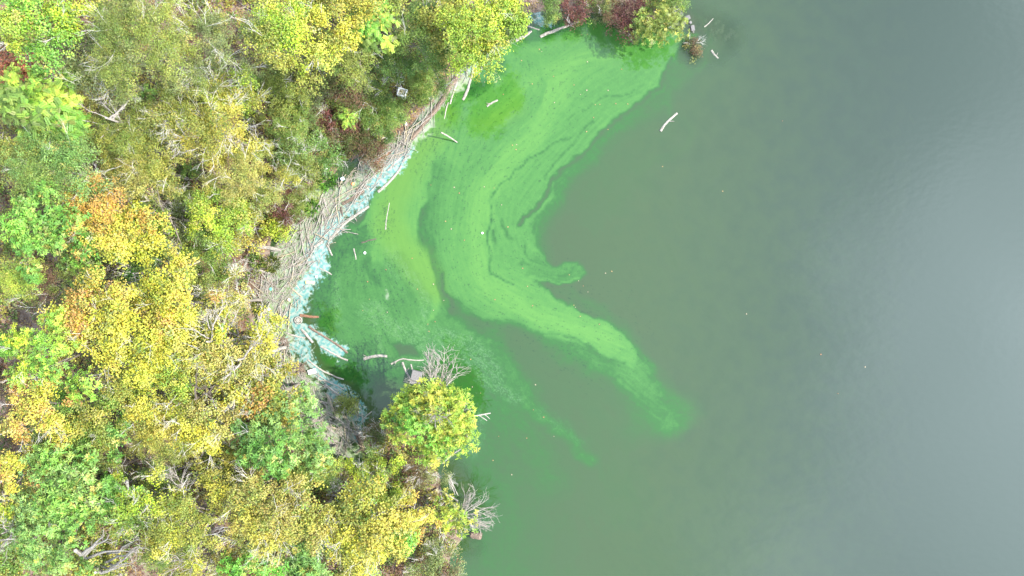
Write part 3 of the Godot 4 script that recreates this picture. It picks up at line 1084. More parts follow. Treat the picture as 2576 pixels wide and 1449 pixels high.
func materials() -> void:
	var g := grain_texture()
	for a in [["bleached", Color(0.45, 0.43, 0.40)], ["grey", Color(0.43, 0.415, 0.39)], ["brown", Color(0.21, 0.16, 0.125)], ["reddish", Color(0.30, 0.155, 0.095)], ["dark", Color(0.13, 0.11, 0.095)], ["dead", Color(0.50, 0.475, 0.45)], ["bark", Color(0.17, 0.14, 0.115)], ["bark_pale", Color(0.34, 0.31, 0.28)], ["straw", Color(0.48, 0.43, 0.31)]]:
		var m := mat(a[1], 0.9, g[0])
		m.heightmap_enabled = true
		m.heightmap_texture = g[1]
		m.heightmap_scale = 1.2
		m.resource_name = a[0]
		M[a[0]] = m
	M.twig = mat(Color(0.44, 0.42, 0.39), 0.9)
	M.twig_brown = mat(Color(0.22, 0.17, 0.13), 0.9)
	M.leaf = mat(Color.WHITE, 0.6, null, true)
	M.leaf.backlight_enabled = true
	M.leaf.backlight = Color(0.95, 0.95, 0.95).linear_to_srgb()
	M.leaf.resource_name = "leaf"
	M.leaf_gloss = mat(Color.WHITE, 0.5, null, true)
	M.leaf_gloss.backlight_enabled = true
	M.leaf_gloss.backlight = Color(0.7, 0.7, 0.7).linear_to_srgb()
	M.leaf_gloss.metallic_specular = 0.4
	var soil := soil_texture(11, [Color(0.04, 0.026, 0.02), Color(0.085, 0.058, 0.045), Color(0.125, 0.09, 0.07), Color(0.15, 0.125, 0.10), Color(0.10, 0.095, 0.055)], 0.02)
	M.soil = mat(Color.WHITE, 0.95, soil)
	M.soil.uv1_triplanar = true
	M.soil.uv1_world_triplanar = true
	M.soil.uv1_scale = Vector3.ONE * 0.23
	var stone := soil_texture(31, [Color(0.16, 0.155, 0.15), Color(0.30, 0.29, 0.28), Color(0.38, 0.37, 0.36), Color(0.46, 0.45, 0.43)], 0.02)
	M.stone = mat(Color(0.32, 0.32, 0.335), 0.9, stone)
	M.stone.uv1_triplanar = true
	M.stone.uv1_world_triplanar = true
	M.stone.uv1_scale = Vector3.ONE * 0.8
	M.wet_stone = mat(Color(0.35, 0.42, 0.24), 0.7, stone)
	M.wet_stone.uv1_triplanar = true
	M.wet_stone.uv1_world_triplanar = true
	M.concrete = mat(Color(0.36, 0.36, 0.37), 0.95, stone)
	M.foam = mat(Color(0.80, 0.80, 0.78), 0.7)
	M.black = mat(Color(0.035, 0.035, 0.038), 0.8)
	M.card = mat(Color(0.42, 0.34, 0.26), 0.9)
	M.yellow = mat(Color(0.72, 0.60, 0.20), 0.6)
	M.blue = mat(Color(0.45, 0.66, 0.74), 0.6)
	M.orange = mat(Color(0.75, 0.25, 0.10), 0.6)
	M.teal = mat(Color(0.06, 0.36, 0.28), 0.5)
	M.sheet = mat(Color(0.22, 0.25, 0.28), 0.6)

func build_ground() -> void:
	var s := Soup.new()
	var xs := PackedFloat32Array()
	var zs := PackedFloat32Array()
	var x := -44.0
	xs.append_array([-400, -200, -110, -70, -54])
	while x < 14.0:
		xs.append(x)
		x += 0.42
	xs.append_array([16, 20, 30, 50, 100, 400])
	var z := -23.0
	zs.append_array([-400, -150, -70, -40, -30])
	while z < 23.2:
		zs.append(z)
		z += 0.42
	zs.append_array([30, 40, 70, 150, 400])
	for a in zs:
		for b in xs:
			s.v.append(Vector3(b, ground(b, a), a))
			s.uv.append(Vector2(b, a))
	var w := xs.size()
	s.n.resize(s.v.size())
	for r in zs.size():
		for c in w:
			var k := r * w + c
			var l := s.v[k - 1 if c > 0 else k]
			var rt := s.v[k + 1 if c < w - 1 else k]
			var t := s.v[k - w if r > 0 else k]
			var b := s.v[k + w if r < zs.size() - 1 else k]
			s.n[k] = (b - t).cross(rt - l).normalized()
			if r < zs.size() - 1 and c < w - 1:
				s.i.append_array([k, k + 1, k + w, k + 1, k + w + 1, k + w])
	var o := put("ground", s.mesh(), M.soil)
	tag(o, "brown leaf littered woodland floor sloping down into the lake", "ground")
	o.set_meta("kind", "structure")

func build_water() -> void:
	var m := StandardMaterial3D.new()
	m.albedo_texture = bloom_texture()
	m.texture_repeat = false
	m.heightmap_enabled = true
	m.heightmap_texture = ripples
	m.heightmap_scale = 0.3
	m.transparency = BaseMaterial3D.TRANSPARENCY_ALPHA
	m.roughness = 0.04
	m.metallic_specular = 0.47
	m.resource_name = "lake_water"
	var s := Soup.new()
	var a := P(GX0, GY0, 0)
	var b := P(GX1, GY1, 0)
	var xs := [-500.0, a.x, b.x, 900.0]
	var zs := [-700.0, a.z, b.z, 700.0]
	for z in zs:
		for x in xs:
			s.v.append(Vector3(x, 0, z))
			s.n.append(Vector3.UP)
			s.uv.append(Vector2((x - a.x) / (b.x - a.x), (z - a.z) / (b.z - a.z)))
	for r in 3:
		for c in 3:
			var k: int = r * 4 + c
			s.i.append_array([k, k + 1, k + 4, k + 1, k + 5, k + 4])
	var o := put("lake_water", s.mesh(), m)
	tag(o, "green lake water with bright swirling algae scum", "water")
	o.set_meta("kind", "structure")

func build_trees() -> void:
	# name, category, plan x, y, r, height, leaf kind, palette, cover, twigs, label, second palette
	var T := [
		["broadleaf_tree", 45, 45, 105, 8.0, 0, "lime", 0.75, 4, "bright yellow lime tree in the top left corner", "limegreen"],
		["broadleaf_tree", 170, 38, 42, 6.5, 0, "lime", 0.7, 0, "small lime yellow tree just right of the top left corner tree", ""],
		["broadleaf_tree", 330, 75, 140, 8.5, 1, "olive", 0.95, 5, "wide dull olive tree along the top edge of the wood", "greyolive"],
		["broadleaf_tree", 205, 140, 95, 6.5, 1, "greyolive", 0.6, 14, "thin grey olive tree full of bare twigs above the leafless tree", ""],
		["broadleaf_tree", 500, 95, 115, 7.5, 1, "oliveyellow", 0.7, 12, "sparse olive and yellow tree with grey twigs near the top edge", "greyolive"],
		["shrub", 25, 180, 42, 3.0, 0, "rust", 0.8, 2, "rust red shrub at the left edge under the lime tree", ""],
		["broadleaf_tree", 60, 250, 100, 6.5, 3, "limegreen", 0.8, 0, "bright green feathery leaved tree at the upper left edge", "moss"],
		["broadleaf_tree", 190, 235, 45, 5.0, 1, "tan", 0.6, 6, "small tan and grey tree left of the leafless white tree", ""],
		["broadleaf_tree", 300, 345, 95, 5.5, 1, "olive", 0.9, 2, "rounded olive tree just below the leafless white tree", "oliveyellow"],
		["broadleaf_tree", 420, 290, 78, 6.0, 1, "oliveyellow", 0.75, 8, "olive gold tree right of the leafless white tree", "tan"],
		["broadleaf_tree", 520, 310, 105, 6.5, 1, "gold", 0.7, 18, "golden olive tree laced with pale bare twigs, left of the fallen trunk", "oliveyellow"],
		["broadleaf_tree", 560, 222, 62, 5.5, 1, "oliveyellow", 0.8, 3, "yellow green tree with small leaves above the golden twiggy tree", "lime"],
		["broadleaf_tree", 110, 415, 105, 7.0, 1, "cool", 0.95, 3, "cool blue green tree near the left edge", "moss"],
		["broadleaf_tree", 85, 335, 70, 6.0, 1, "moss", 0.85, 2, "mossy green tree between the feathery tree and the cool green tree", "olive"],
		["broadleaf_tree", 12, 400, 48, 5.0, 0, "oliveyellow", 0.75, 2, "yellowish tree cut by the left edge beside the cool green tree", ""],
		["broadleaf_tree", 350, 410, 92, 5.5, 1, "oliveyellow", 0.8, 5, "fine leaved olive and tan tree in the middle of the upper wood", "tan"],
		["broadleaf_tree", 605, 440, 108, 6.5, 1, "gold", 0.85, 6, "wide gold and tan tree above the bleached log pile", "tan"],
		["broadleaf_tree", 700, 85, 120, 7.5, 0, "lime", 0.72, 4, "loose lime yellow tree with dark gaps near the top of the wood", "oliveyellow"],
		["broadleaf_tree", 835, 15, 85, 7.0, 0, "gold", 0.85, 2, "golden yellow tree cut by the top edge", "yellow"],
		["broadleaf_tree", 915, 65, 68, 5.5, 3, "limegreen", 0.8, 0, "light green feathery tree below the golden tree at the top", "moss"],
		["broadleaf_tree", 880, 135, 70, 5.0, 1, "moss", 0.9, 2, "bushy mid green tree right of the loose lime tree", "olive"],
		["broadleaf_tree", 1050, 80, 112, 5.0, 1, "deep", 0.95, 3, "dark green leafy tree near the top of the cove", "moss"],
		["broadleaf_tree", 1195, 62, 98, 7.8, 0, "lime", 0.85, 3, "large yellow green tree leaning over the algae at the top of the cove", "willow", Vector2(-1.4, -1.9), [[1268, 105, 44, 6.8], [1240, 30, 60, 7.6], [1285, 55, 32, 7.2], [1215, 125, 36, 6.5]]],
		["broadleaf_tree", 1120, 30, 60, 6.0, 0, "oliveyellow", 0.8, 2, "olive yellow tree at the top edge left of the overhanging yellow tree", ""],
		["shrub", 690, 200, 60, 3.2, 1, "olive", 0.9, 3, "dense olive shrub with fine leaves below the lime tree", ""],
		["shrub", 790, 190, 55, 2.6, 1, "moss", 0.85, 2, "mossy shrub above the reddish bushes", "redgreen"],
		["shrub", 865, 220, 62, 2.0, 1, "redgreen", 0.9, 3, "red and green low bush above the yellow sapling", "moss"],
		["shrub", 815, 305, 55, 1.8, 1, "red", 0.85, 5, "dark red bush left of the yellow sapling", "redgreen"],
		["shrub", 960, 285, 58, 1.6, 1, "moss", 0.95, 1, "round green bush beside the stick strewn shore, below the foam box", "deep"],
		["shrub", 925, 345, 60, 1.5, 1, "moss", 0.95, 1, "green bush with reddish edge nearest the pale scum", "redgreen"],
		["shrub", 1000, 275, 32, 1.2, 1, "moss", 0.9, 0, "small green bush at the right end of the bush row by the scum", ""],
		["shrub", 745, 300, 62, 2.6, 1, "greyolive", 0.85, 8, "grey green shrub tangled with bare twigs above the fallen trunk", "moss"],
		["shrub", 760, 390, 72, 2.2, 1, "cool", 0.85, 8, "cool green shrub between the fallen trunk and the shore", "olive"],
		["shrub", 720, 455, 62, 2.4, 1, "redgreen", 0.85, 5, "olive shrub streaked with red below the cool green shrub", "olive"],
		["shrub", 690, 520, 50, 1.8, 1, "red", 0.85, 6, "brown red shrub left of the green grass tufts", "redgreen"],
		["shrub", 1065, 200, 34, 1.2, 1, "moss", 0.95, 0, "small green bush between the foam box and the root log", ""],
		["shrub", 985, 165, 52, 2.4, 1, "olive", 0.65, 10, "thin shrub with many bare twigs above the foam box", "deep"],
		["broadleaf_tree", 65, 570, 105, 8.0, 2, "green", 0.95, 0, "large mid green tree at the left edge beside the orange tree", "bright"],
		["broadleaf_tree", 215, 560, 90, 7.5, 0, "orange", 0.9, 2, "orange gold maple beside the large mid green tree", "maple"],
		["broadleaf_tree", 300, 590, 78, 6.5, 0, "willow", 0.9, 1, "yellow green tree touching the right of the orange gold maple", "yellow"],
		["broadleaf_tree", 340, 655, 78, 5.5, 1, "moss", 0.85, 12, "green tree with a spray of dead grey branches above the fallen logs", "bright"],
		["broadleaf_tree", 212, 678, 46, 4.6, 2, "bright", 0.75, 0, "bright green leafy tree left of the crossed fallen logs", "moss"],
		["broadleaf_tree", 530, 530, 75, 6.0, 0, "willow", 0.9, 2, "bright yellow green tree left of the feathery sapling by the shore", "lime"],
		["broadleaf_tree", 370, 510, 76, 5.0, 1, "olive", 0.8, 8, "olive tree with twiggy gaps right of the orange gold maple", "moss"],
		["broadleaf_tree", 440, 570, 60, 4.0, 1, "greyolive", 0.55, 14, "half bare grey green tree over brown ground", ""],
		["broadleaf_tree", 515, 615, 72, 5.0, 1, "oliveyellow", 0.85, 3, "olive yellow tree left of the big fallen shore log", "moss"],
		["broadleaf_tree", 490, 690, 78, 5.0, 1, "moss", 0.85, 3, "green tree crossed by a white forked branch", "olive"],
		["broadleaf_tree", 25, 705, 55, 6.0, 1, "willow", 0.8, 1, "small yellow green tree at the left edge below the large mid green tree", ""],
		["broadleaf_tree", 115, 720, 75, 4.5, 1, "olive", 0.75, 4, "dull olive tree left of the crossed fallen logs", "redgreen"],
		["broadleaf_tree", 415, 765, 88, 8.0, 0, "maple", 0.92, 1, "brightest yellow and orange maple below the fallen logs", "yellow"],
		["broadleaf_tree", 265, 840, 108, 8.0, 0, "maple", 0.85, 4, "broad orange and yellow maple in the middle left", "yellow"],
		["broadleaf_tree", 155, 795, 68, 7.0, 0, "orange", 0.8, 3, "pale orange maple on the left of the broad maple", "maple"],
		["broadleaf_tree", 395, 890, 110, 7.5, 0, "yellow", 0.9, 4, "clear yellow tree below the brightest maple", "willow"],
		["broadleaf_tree", 65, 890, 95, 8.0, 2, "limegreen", 0.9, 2, "large lime green tree at the left edge halfway down", "lime"],
		["broadleaf_tree", 545, 875, 115, 7.0, 0, "yellow", 0.75, 16, "yellow gold tree veined with pale branches beside the driftwood bay", "tan"],
		["broadleaf_tree", 550, 760, 62, 6.0, 1, "tan", 0.4, 26, "almost bare grey tree with few tan leaves beside the driftwood bay", ""],
		["broadleaf_tree", 615, 945, 82, 5.5, 0, "gold", 0.75, 8, "gold and orange tree nearest the driftwood bay", "tan"],
		["broadleaf_tree", 60, 1040, 92, 7.0, 0, "orange", 0.7, 5, "orange yellow tree at the left edge below the lime green tree", "maple"],
		["broadleaf_tree", 20, 1180, 58, 6.0, 0, "maple", 0.85, 2, "small orange yellow tree cut by the left edge beside a dark gap", ""],
		["broadleaf_tree", 205, 1060, 82, 6.0, 0, "green", 0.8, 3, "mottled green tree among the yellow trees, left of centre", "oliveyellow"],
		["broadleaf_tree", 165, 1130, 98, 5.5, 1, "moss", 0.9, 2, "fine leaved mossy tree below the mottled green tree", "olive"],
		["broadleaf_tree", 160, 1235, 120, 7.0, 2, "glossy", 0.95, 0, "wide glossy green tree in the lower left", "green"],
		["broadleaf_tree", 95, 1355, 105, 6.5, 2, "glossy", 0.95, 1, "glossy green tree in the bottom left corner", "cool"],
		["broadleaf_tree", 335, 1010, 85, 6.5, 0, "yellow", 0.85, 5, "yellow tree above the brown gap in the wood", "gold"],
		["broadleaf_tree", 390, 1100, 76, 5.5, 1, "gold", 0.9, 2, "golden olive tree at the edge of the brown gap", "oliveyellow"],
		["broadleaf_tree", 480, 1060, 92, 6.5, 0, "tan", 0.75, 12, "tan yellow tree with a dark forked trunk and pale twigs", "yellow"],
		["broadleaf_tree", 310, 1280, 82, 6.0, 0, "lime", 0.65, 12, "pale lime tree thin enough to show grey branches, right of the glossy trees", "moss"],
		["broadleaf_tree", 385, 1215, 50, 4.0, 1, "moss", 0.7, 8, "low green tree beside the bare grey twig spray", ""],
		["broadleaf_tree", 460, 1345, 112, 6.5, 0, "oliveyellow", 0.95, 3, "wide olive yellow tree right of the white fallen snag", "yellow"],
		["broadleaf_tree", 590, 1180, 62, 4.5, 1, "gold", 0.6, 8, "small gold tree over brown ground left of the silvery green tree", "redgreen"],
		["broadleaf_tree", 690, 1120, 112, 7.0, 2, "cool", 0.95, 1, "silvery green tree with narrow leaves behind the cyan inlet", "glossy"],
		["broadleaf_tree", 775, 1185, 66, 5.5, 1, "willow", 0.9, 2, "yellow green tree on the lower right of the silvery green tree", "moss"],
		["broadleaf_tree", 655, 1010, 66, 6.0, 0, "gold", 0.85, 4, "gold orange tree above the silvery green tree", "orange"],
		["broadleaf_tree", 655, 1300, 120, 7.0, 0, "tan", 0.85, 10, "large tan and gold tree in the bottom middle of the wood", "gold"],
		["broadleaf_tree", 770, 1330, 80, 6.5, 0, "gold", 0.85, 5, "gold tree on the right flank of the large tan tree", "tan"],
		["broadleaf_tree", 915, 1360, 110, 6.5, 0, "gold", 0.9, 5, "large yellow gold tree near the bottom of the point", "yellow"],
		["shrub", 1037, 1312, 48, 3.0, 0, "maple", 0.85, 2, "small orange tree near the end of the point", "orange"],
		["broadleaf_tree", 1078, 1068, 84, 5.8, 2, "willow", 1.0, 0, "vivid yellow green willow overhanging the water on the point", "bright", Vector2.ZERO, [[1122, 1028, 50, 5.5], [1132, 1085, 42, 5.2], [1098, 1128, 44, 5.0], [1030, 1015, 38, 5.2], [1008, 1052, 34, 4.8], [1075, 1005, 44, 5.6]]],
		["shrub", 1140, 1300, 48, 2.6, 2, "lime", 0.7, 4, "leaning yellow willow shrub at the tip of the point beside bare branches", "willow"],
		["shrub", 1065, 1190, 48, 2.0, 1, "greyolive", 0.75, 12, "grey olive scrub below the vivid willow", "redgreen"],
		["shrub", 905, 1215, 60, 2.2, 1, "moss", 0.55, 12, "thin green scrub left of the arching lime vines", "redgreen"],
		["shrub", 1010, 1357, 32, 3.0, 0, "bright", 0.9, 0, "bright green shrub right of the large yellow gold tree", ""],
		["shrub", 912, 1288, 24, 2.6, 2, "bright", 0.9, 0, "little bright green shrub above the large yellow gold tree", ""],
		["shrub", 870, 1290, 26, 2.0, 1, "tan", 0.7, 5, "small pinkish tan shrub left of the little bright green shrub", ""],
		["broadleaf_tree", 895, 1428, 46, 5.0, 0, "lime", 0.9, 0, "bright lemon tree cut by the bottom edge", ""],
		["broadleaf_tree", 755, 1430, 50, 4.5, 2, "cool", 0.95, 0, "cool green tree at the bottom edge between gold trees", ""],
		["broadleaf_tree", 635, 1440, 56, 5.0, 2, "bright", 0.95, 0, "bright green tree at the bottom edge below the large tan tree", ""],
		["broadleaf_tree", 560, 1428, 40, 4.0, 0, "tan", 0.7, 8, "tan twiggy tree at the bottom edge right of the olive yellow tree", ""],
		["shrub", 1095, 1420, 50, 2.2, 1, "greyolive", 0.8, 10, "olive grey scrub on the shore at the bottom edge", "redgreen"],
		["broadleaf_tree", 220, 1440, 60, 4.0, 0, "oliveyellow", 0.85, 2, "olive gold tree at the bottom edge under the white snag", ""],
		["broadleaf_tree", 20, 1290, 40, 5.0, 0, "lime", 0.8, 5, "yellow tree at the left edge between the orange tree and the corner", ""],
		["broadleaf_tree", 965, 15, 46, 5.0, 0, "olive", 0.85, 3, "olive tree at the top edge right of the golden tree", ""],
		["shrub", 1285, 8, 40, 2.2, 1, "red", 0.9, 3, "dark red shrub at the top edge behind the overhanging yellow tree", ""],
		["shrub", 1390, 2, 36, 2.0, 1, "moss", 0.9, 1, "green shrub at the top edge between two red shrubs", ""],
		["shrub", 1450, 10, 40, 1.8, 1, "red", 0.95, 2, "dark red shrub hanging over the water, right of the green top shrub", ""],
		["shrub", 1520, 5, 34, 1.8, 1, "moss", 0.9, 2, "olive green shrub at the top edge between the two red waterside shrubs", "redgreen"],
		["shrub", 1585, 28, 46, 1.7, 1, "red", 0.95, 2, "largest dark red shrub over the water beside the willow bush", ""],
		["shrub", 1655, 38, 56, 2.3, 2, "moss", 0.95, 1, "light green willow bush over the water beside the grey rocks", "olive"],
		["shrub", 1682, -8, 30, 1.8, 1, "moss", 0.9, 2, "green shrub at the top edge right of the light willow bush", "olive"],
		["shrub", 392, 1405, 52, 3.0, 1, "oliveyellow", 0.85, 4, "olive shrub between the white snag and the wide olive yellow tree", "moss"],
		["broadleaf_tree", 12, 1440, 46, 5.0, 0, "moss", 0.9, 0, "green tree cut by the bottom left corner", "oliveyellow"],
		["shrub", 1745, 117, 12, 0.3, 1, "redgreen", 0.3, 2, "small reddish plant standing in the water below the grey rocks", "redgreen"],
	]
	for a in T:
		var cat := "tree" if a[0] == "broadleaf_tree" else "shrub"
		tree(a[0], cat, a[1], a[2], a[3], a[4], a[5], a[6], a[7], a[8], a[9], a[10], a[11] if a.size() > 11 else Vector2.ZERO, a[12] if a.size() > 12 else [])
	# vine sprays arching over the scrub of the point
	for a in [[950, 1150, 960, 1215], [925, 1165, 900, 1225], [985, 1190, 1010, 1150], [960, 1240, 985, 1280], [870, 1170, 905, 1185], [985, 1230, 1010, 1265]]:
		var p0 := P(a[0], a[1], 1.4)
		var p1 := P(a[2], a[3], 2.0)
		var t := thing("arching_vine", ["lime vine arching up the middle of the point's scrub", "lime vine bending left over the scrub of the point", "lime vine reaching toward the willow on the point", "lime vine trailing down beside the brown ground of the point", "leftmost lime vine of the point, nearest the inlet", "lime vine hanging toward the splintered planks"][names.get("arching_vine", 0)], "vine", Vector3(p0.x, ground(p0.x, p0.z), p0.z), "lime vines on the point")
		var s := Soup.new()
		var q := wobble(p0 - t.position - Vector3(0, 0.9, 0), p1 - t.position, 6, 0.2, 0.4)
		tube(s, q, taper(6, 0.02, 0.008), 5)
		put("stem", s.mesh(), M.twig_brown, t)
		var spots := []
		var tints := []
		for k in 46:
			var f := rng.randf() * 5.99
			var at := q[int(f)].lerp(q[int(f) + 1], f - int(f)) + Vector3(rr(-0.22, 0.22), rr(-0.1, 0.2), rr(-0.22, 0.22))
			spots.append(Transform3D(Basis(Vector3.UP, rr(0, TAU)).scaled(Vector3.ONE * rr(0.6, 0.95)), at))
			tints.append(tint("lime", rr(-0.4, 0.4)))
		leaves("foliage", t, 0, spots, tints, M.leaf)
	# dead trees
	bare_tree("bare_tree", 266, 296, 6.0, 0.6, [[207, 303, 5.4], [225, 280, 6.0], [268, 228, 5.6], [253, 255, 5.8], [330, 240, 5.0], [344, 310, 4.6], [252, 348, 5.2], [300, 286, 5.5]], 0.11, 2, "white leafless tree with spreading limbs in the upper left wood")
	bare_tree("bare_tree", 335, 688, 5.6, 0.6, [[290, 655, 5.0], [320, 712, 5.2], [345, 715, 5.4], [360, 700, 5.4], [372, 672, 5.2], [385, 690, 5.0]], 0.09, 4, "grey dead treetop fanning out above the crossed fallen logs")
	bare_tree("bare_tree", 1092, 1010, 4.8, 0.5, [[1050, 985, 5.0], [1065, 945, 4.6], [1085, 900, 4.4], [1105, 895, 4.4], [1130, 915, 4.2], [1150, 940, 4.0], [1125, 960, 4.4], [1060, 1025, 5.2], [1160, 1035, 4.8], [1095, 1060, 6.4], [1120, 1050, 6.4], [1075, 905, 4.6], [1118, 890, 4.4], [1140, 925, 4.4], [1048, 960, 5.0], [1100, 920, 5.0]], 0.10, 14, "silver dead treetop rising through the vivid willow on the point", null, Vector2(1090, 990))
	bare_tree("bare_tree", 1165, 1295, 1.9, 0.3, [[1228, 1315, 1.2], [1226, 1290, 1.5], [1215, 1265, 1.7], [1195, 1245, 1.8], [1175, 1243, 1.6], [1232, 1300, 1.0], [1205, 1330, 1.1], [1185, 1255, 2.0], [1222, 1278, 1.8], [1218, 1320, 1.4], [1190, 1270, 2.3]], 0.06, 8, "silver bare branches leaning over the water at the tip of the point", null, Vector2(1140, 1305))
	bare_tree("bare_tree", 822, 1245, 1.8, 0.3, [[870, 1215, 2.2], [880, 1230, 2.0], [898, 1245, 1.6], [850, 1205, 2.2], [836, 1200, 2.2], [860, 1250, 1.9], [840, 1225, 2.4]], 0.09, 9, "tangled grey bare bush beside the inlet scrub")
	bare_tree("bare_tree", 450, 1228, 4.6, 0.5, [[425, 1195, 4.5], [440, 1185, 4.6], [465, 1180, 4.5], [490, 1210, 4.4], [500, 1245, 4.2], [420, 1245, 4.2], [460, 1260, 4.2]], 0.06, 7, "spray of grey leafless twigs over brown ground in the lower wood")
	bare_tree("bare_tree", 455, 1428, 5.4, 0.5, [[430, 1410, 5.4], [445, 1400, 5.5], [470, 1395, 5.4], [490, 1415, 5.3], [480, 1445, 5.2], [420, 1440, 5.0]], 0.06, 6, "grey leafless twigs at the bottom edge beside the olive yellow tree")
	bare_tree("bare_tree", 5, 1342, 5.4, 0.5, [[28, 1322, 5.4], [30, 1350, 5.5], [10, 1312, 5.4], [20, 1375, 5.3]], 0.06, 7, "grey leafless twigs at the left edge beside the corner tree")
	bare_tree("fallen_snag", 190, 1385, 5.6, 0.05, [[275, 1345, 6.6], [262, 1348, 6.4], [332, 1364, 6.4], [352, 1377, 6.2], [325, 1387, 6.0], [333, 1415, 5.8], [345, 1375, 6.6]], 0.19, 5, "white fallen snag with long curved branches in the lower left", M.bleached, Vector2(300, 1412))
	bare_tree("fallen_snag", 240, 1440, 5.2, 0.1, [[330, 1420, 5.4], [265, 1452, 5.2], [300, 1418, 5.6]], 0.12, 2, "smaller white fallen snag below the larger one at the bottom edge", M.bleached, Vector2(345, 1420))
	for a in [[490, 1005, 6.6, [[480, 965, 7.2], [520, 970, 7.2], [540, 968, 7.0], [497, 930, 7.6]], "dark forked trunk showing through the tan yellow trees", "bark"], [520, 860, 7.2, [[492, 830, 7.4], [520, 800, 7.4], [560, 775, 7.0], [600, 778, 6.8], [500, 895, 7.0]], "pale branched stem rising through the yellow gold tree", "dead"], [410, 540, 4.6, [[400, 500, 5.0], [440, 570, 4.6], [455, 610, 4.0], [395, 555, 4.6]], "grey trunk lying over the half bare tree", "bark_pale"], [600, 905, 6.8, [[640, 860, 7.0], [660, 840, 6.8], [560, 955, 7.0], [585, 930, 7.0]], "pale slanting branch over the gold and orange tree", "dead"]]:
		bare_tree("forked_stem", a[0], a[1], a[2], 0.6, a[3], 0.11, 4, a[4], M[a[5]])
	# what nobody could count: low scrub, saplings and herbs over the whole floor, and fallen leaves
	for kind in 2:
		var t := Node3D.new()
		t.name = ["undergrowth", "leaf_litter"][kind]
		add_child(t)
		tag(t, ["mixed olive undergrowth covering the woodland floor", "fallen brown and gold leaves on the woodland floor"][kind], ["undergrowth", "leaves"][kind])
		t.set_meta("kind", "stuff")
		var spots := []
		var tints := []
		var pals := ["olive", "greyolive", "moss", "oliveyellow", "redgreen", "deep", "gold", "tan"]
		for k in [27000, 18000][kind]:
			var wide: bool = k % 3 == 0
			var px := rr(-700, 1740) if wide else rr(-260, 1180)
			var py := rr(-420, 1900) if wide else rr(-90, 1540)
			var d := shore_distance(Vector2(px, py))
			if d < (16.0 if kind == 0 else 8.0):
				continue
			var nz := noise.get_noise_2d(px * 0.9, py * 0.9)
			if kind == 0 and nz < -0.18 and px < 800.0:
				continue
			var p := P(px, py, 0)
			p.y = ground(p.x, p.z)
			if kind == 0:
				p.y += rr(0.05, 0.9) * (0.6 + nz)
				var pl: String = pals[clampi(int(4.0 + 9.0 * noise.get_noise_2d(px * 0.5 + 900.0, py * 0.5) + rr(-1, 1)), 0, 7)]
				spots.append(Transform3D((Basis(Quaternion(Vector3.UP, up_tilt(0.5))) * Basis(Vector3.UP, rr(0, TAU))).scaled(Vector3.ONE * rr(0.8, 1.3)), p))
				tints.append(tint(pl, nz))
			else:
				p.y += 0.04
				spots.append(Transform3D(Basis(Vector3.UP, rr(0, TAU)).scaled(Vector3(1.2, 0.12, 1.2) * rr(0.6, 1.1)), p))
				var c: Color = [Color(0.20, 0.11, 0.075), Color(0.28, 0.18, 0.11), Color(0.16, 0.10, 0.08), Color(0.34, 0.24, 0.10)][rng.randi() % 4]
				tints.append(c)
		leaves("foliage" if kind == 0 else "fallen_leaves", t, kind if kind == 0 else 0, spots, tints, M.leaf)

func build_saplings() -> void:
	var S := [
		[775, 213, 28, 2.2, 9, "bright", "bright green feathery sapling above the reddish bushes"],
		[872, 293, 30, 2.2, 12, "limegreen", "yellow green feathery sapling standing among the reddish bushes"],
		[722, 222, 24, 2.0, 7, "limegreen", "small feathery sapling left of the bright one above the reddish bushes"],
		[182, 305, 44, 4.2, 13, "bright", "large fern like sapling left of the white leafless tree"],
		[608, 562, 30, 2.0, 11, "limegreen", "pale feathery sapling beside the shore above the big fallen log"],
		[365, 232, 28, 3.5, 8, "green", "blue green feathery sapling above the white leafless tree's right limb"],
		[470, 425, 30, 2.5, 9, "deep", "dark feathery sapling in a gap below the golden twiggy tree"],
		[628, 205, 34, 2.5, 11, "deep", "dark green feathery sapling in shade left of the olive shrub"],
		[378, 342, 20, 3.0, 7, "green", "little feathery sapling below the olive gold tree"],
		[915, 60, 30, 6.0, 9, "bright", "feathery sapling crown poking out at the top edge"],
	]
	for a in S:
		sapling(a[0], a[1], a[2], a[3], a[4], a[5], a[6])
	for a in [[820, 456, 30, "bright", "largest green grass tuft at the edge of the stick mat"], [850, 395, 30, "moss", "green grass tuft below the bush with a reddish edge"], [784, 520, 20, "bright", "blue green grass tuft beside the sticks"], [765, 512, 20, "moss", "mossy tuft touching the blue green grass"], [737, 545, 13, "moss", "small tuft left of the sticks"], [684, 665, 22, "olive", "brown green tuft right of the fallen shore log's end"], [650, 660, 16, "moss", "tuft in the debris below the big shore log"], [1063, 250, 16, "moss", "tuft beside the small tyre"], [650, 770, 18, "olive", "dry tuft on the bank of the driftwood bay"], [1040, 175, 20, "moss", "tuft under the dark green tree by the debris"]]:
		grass_tuft(a[0], a[1], a[2], a[3], a[4])
	tree("shrub", "shrub", 690, 575, 24, 0.7, 0, "lime", 0.9, 0, "lime bush at the head of the driftwood bay")
	tree("shrub", "shrub", 878, 1012, 10, 0.4, 1, "olive", 0.8, 4, "narrow brown green weed strip standing in the cyan inlet")
	tree("shrub", "shrub", 955, 1095, 28, 1.4, 1, "redgreen", 0.7, 8, "brown red scrub left of the vivid willow")

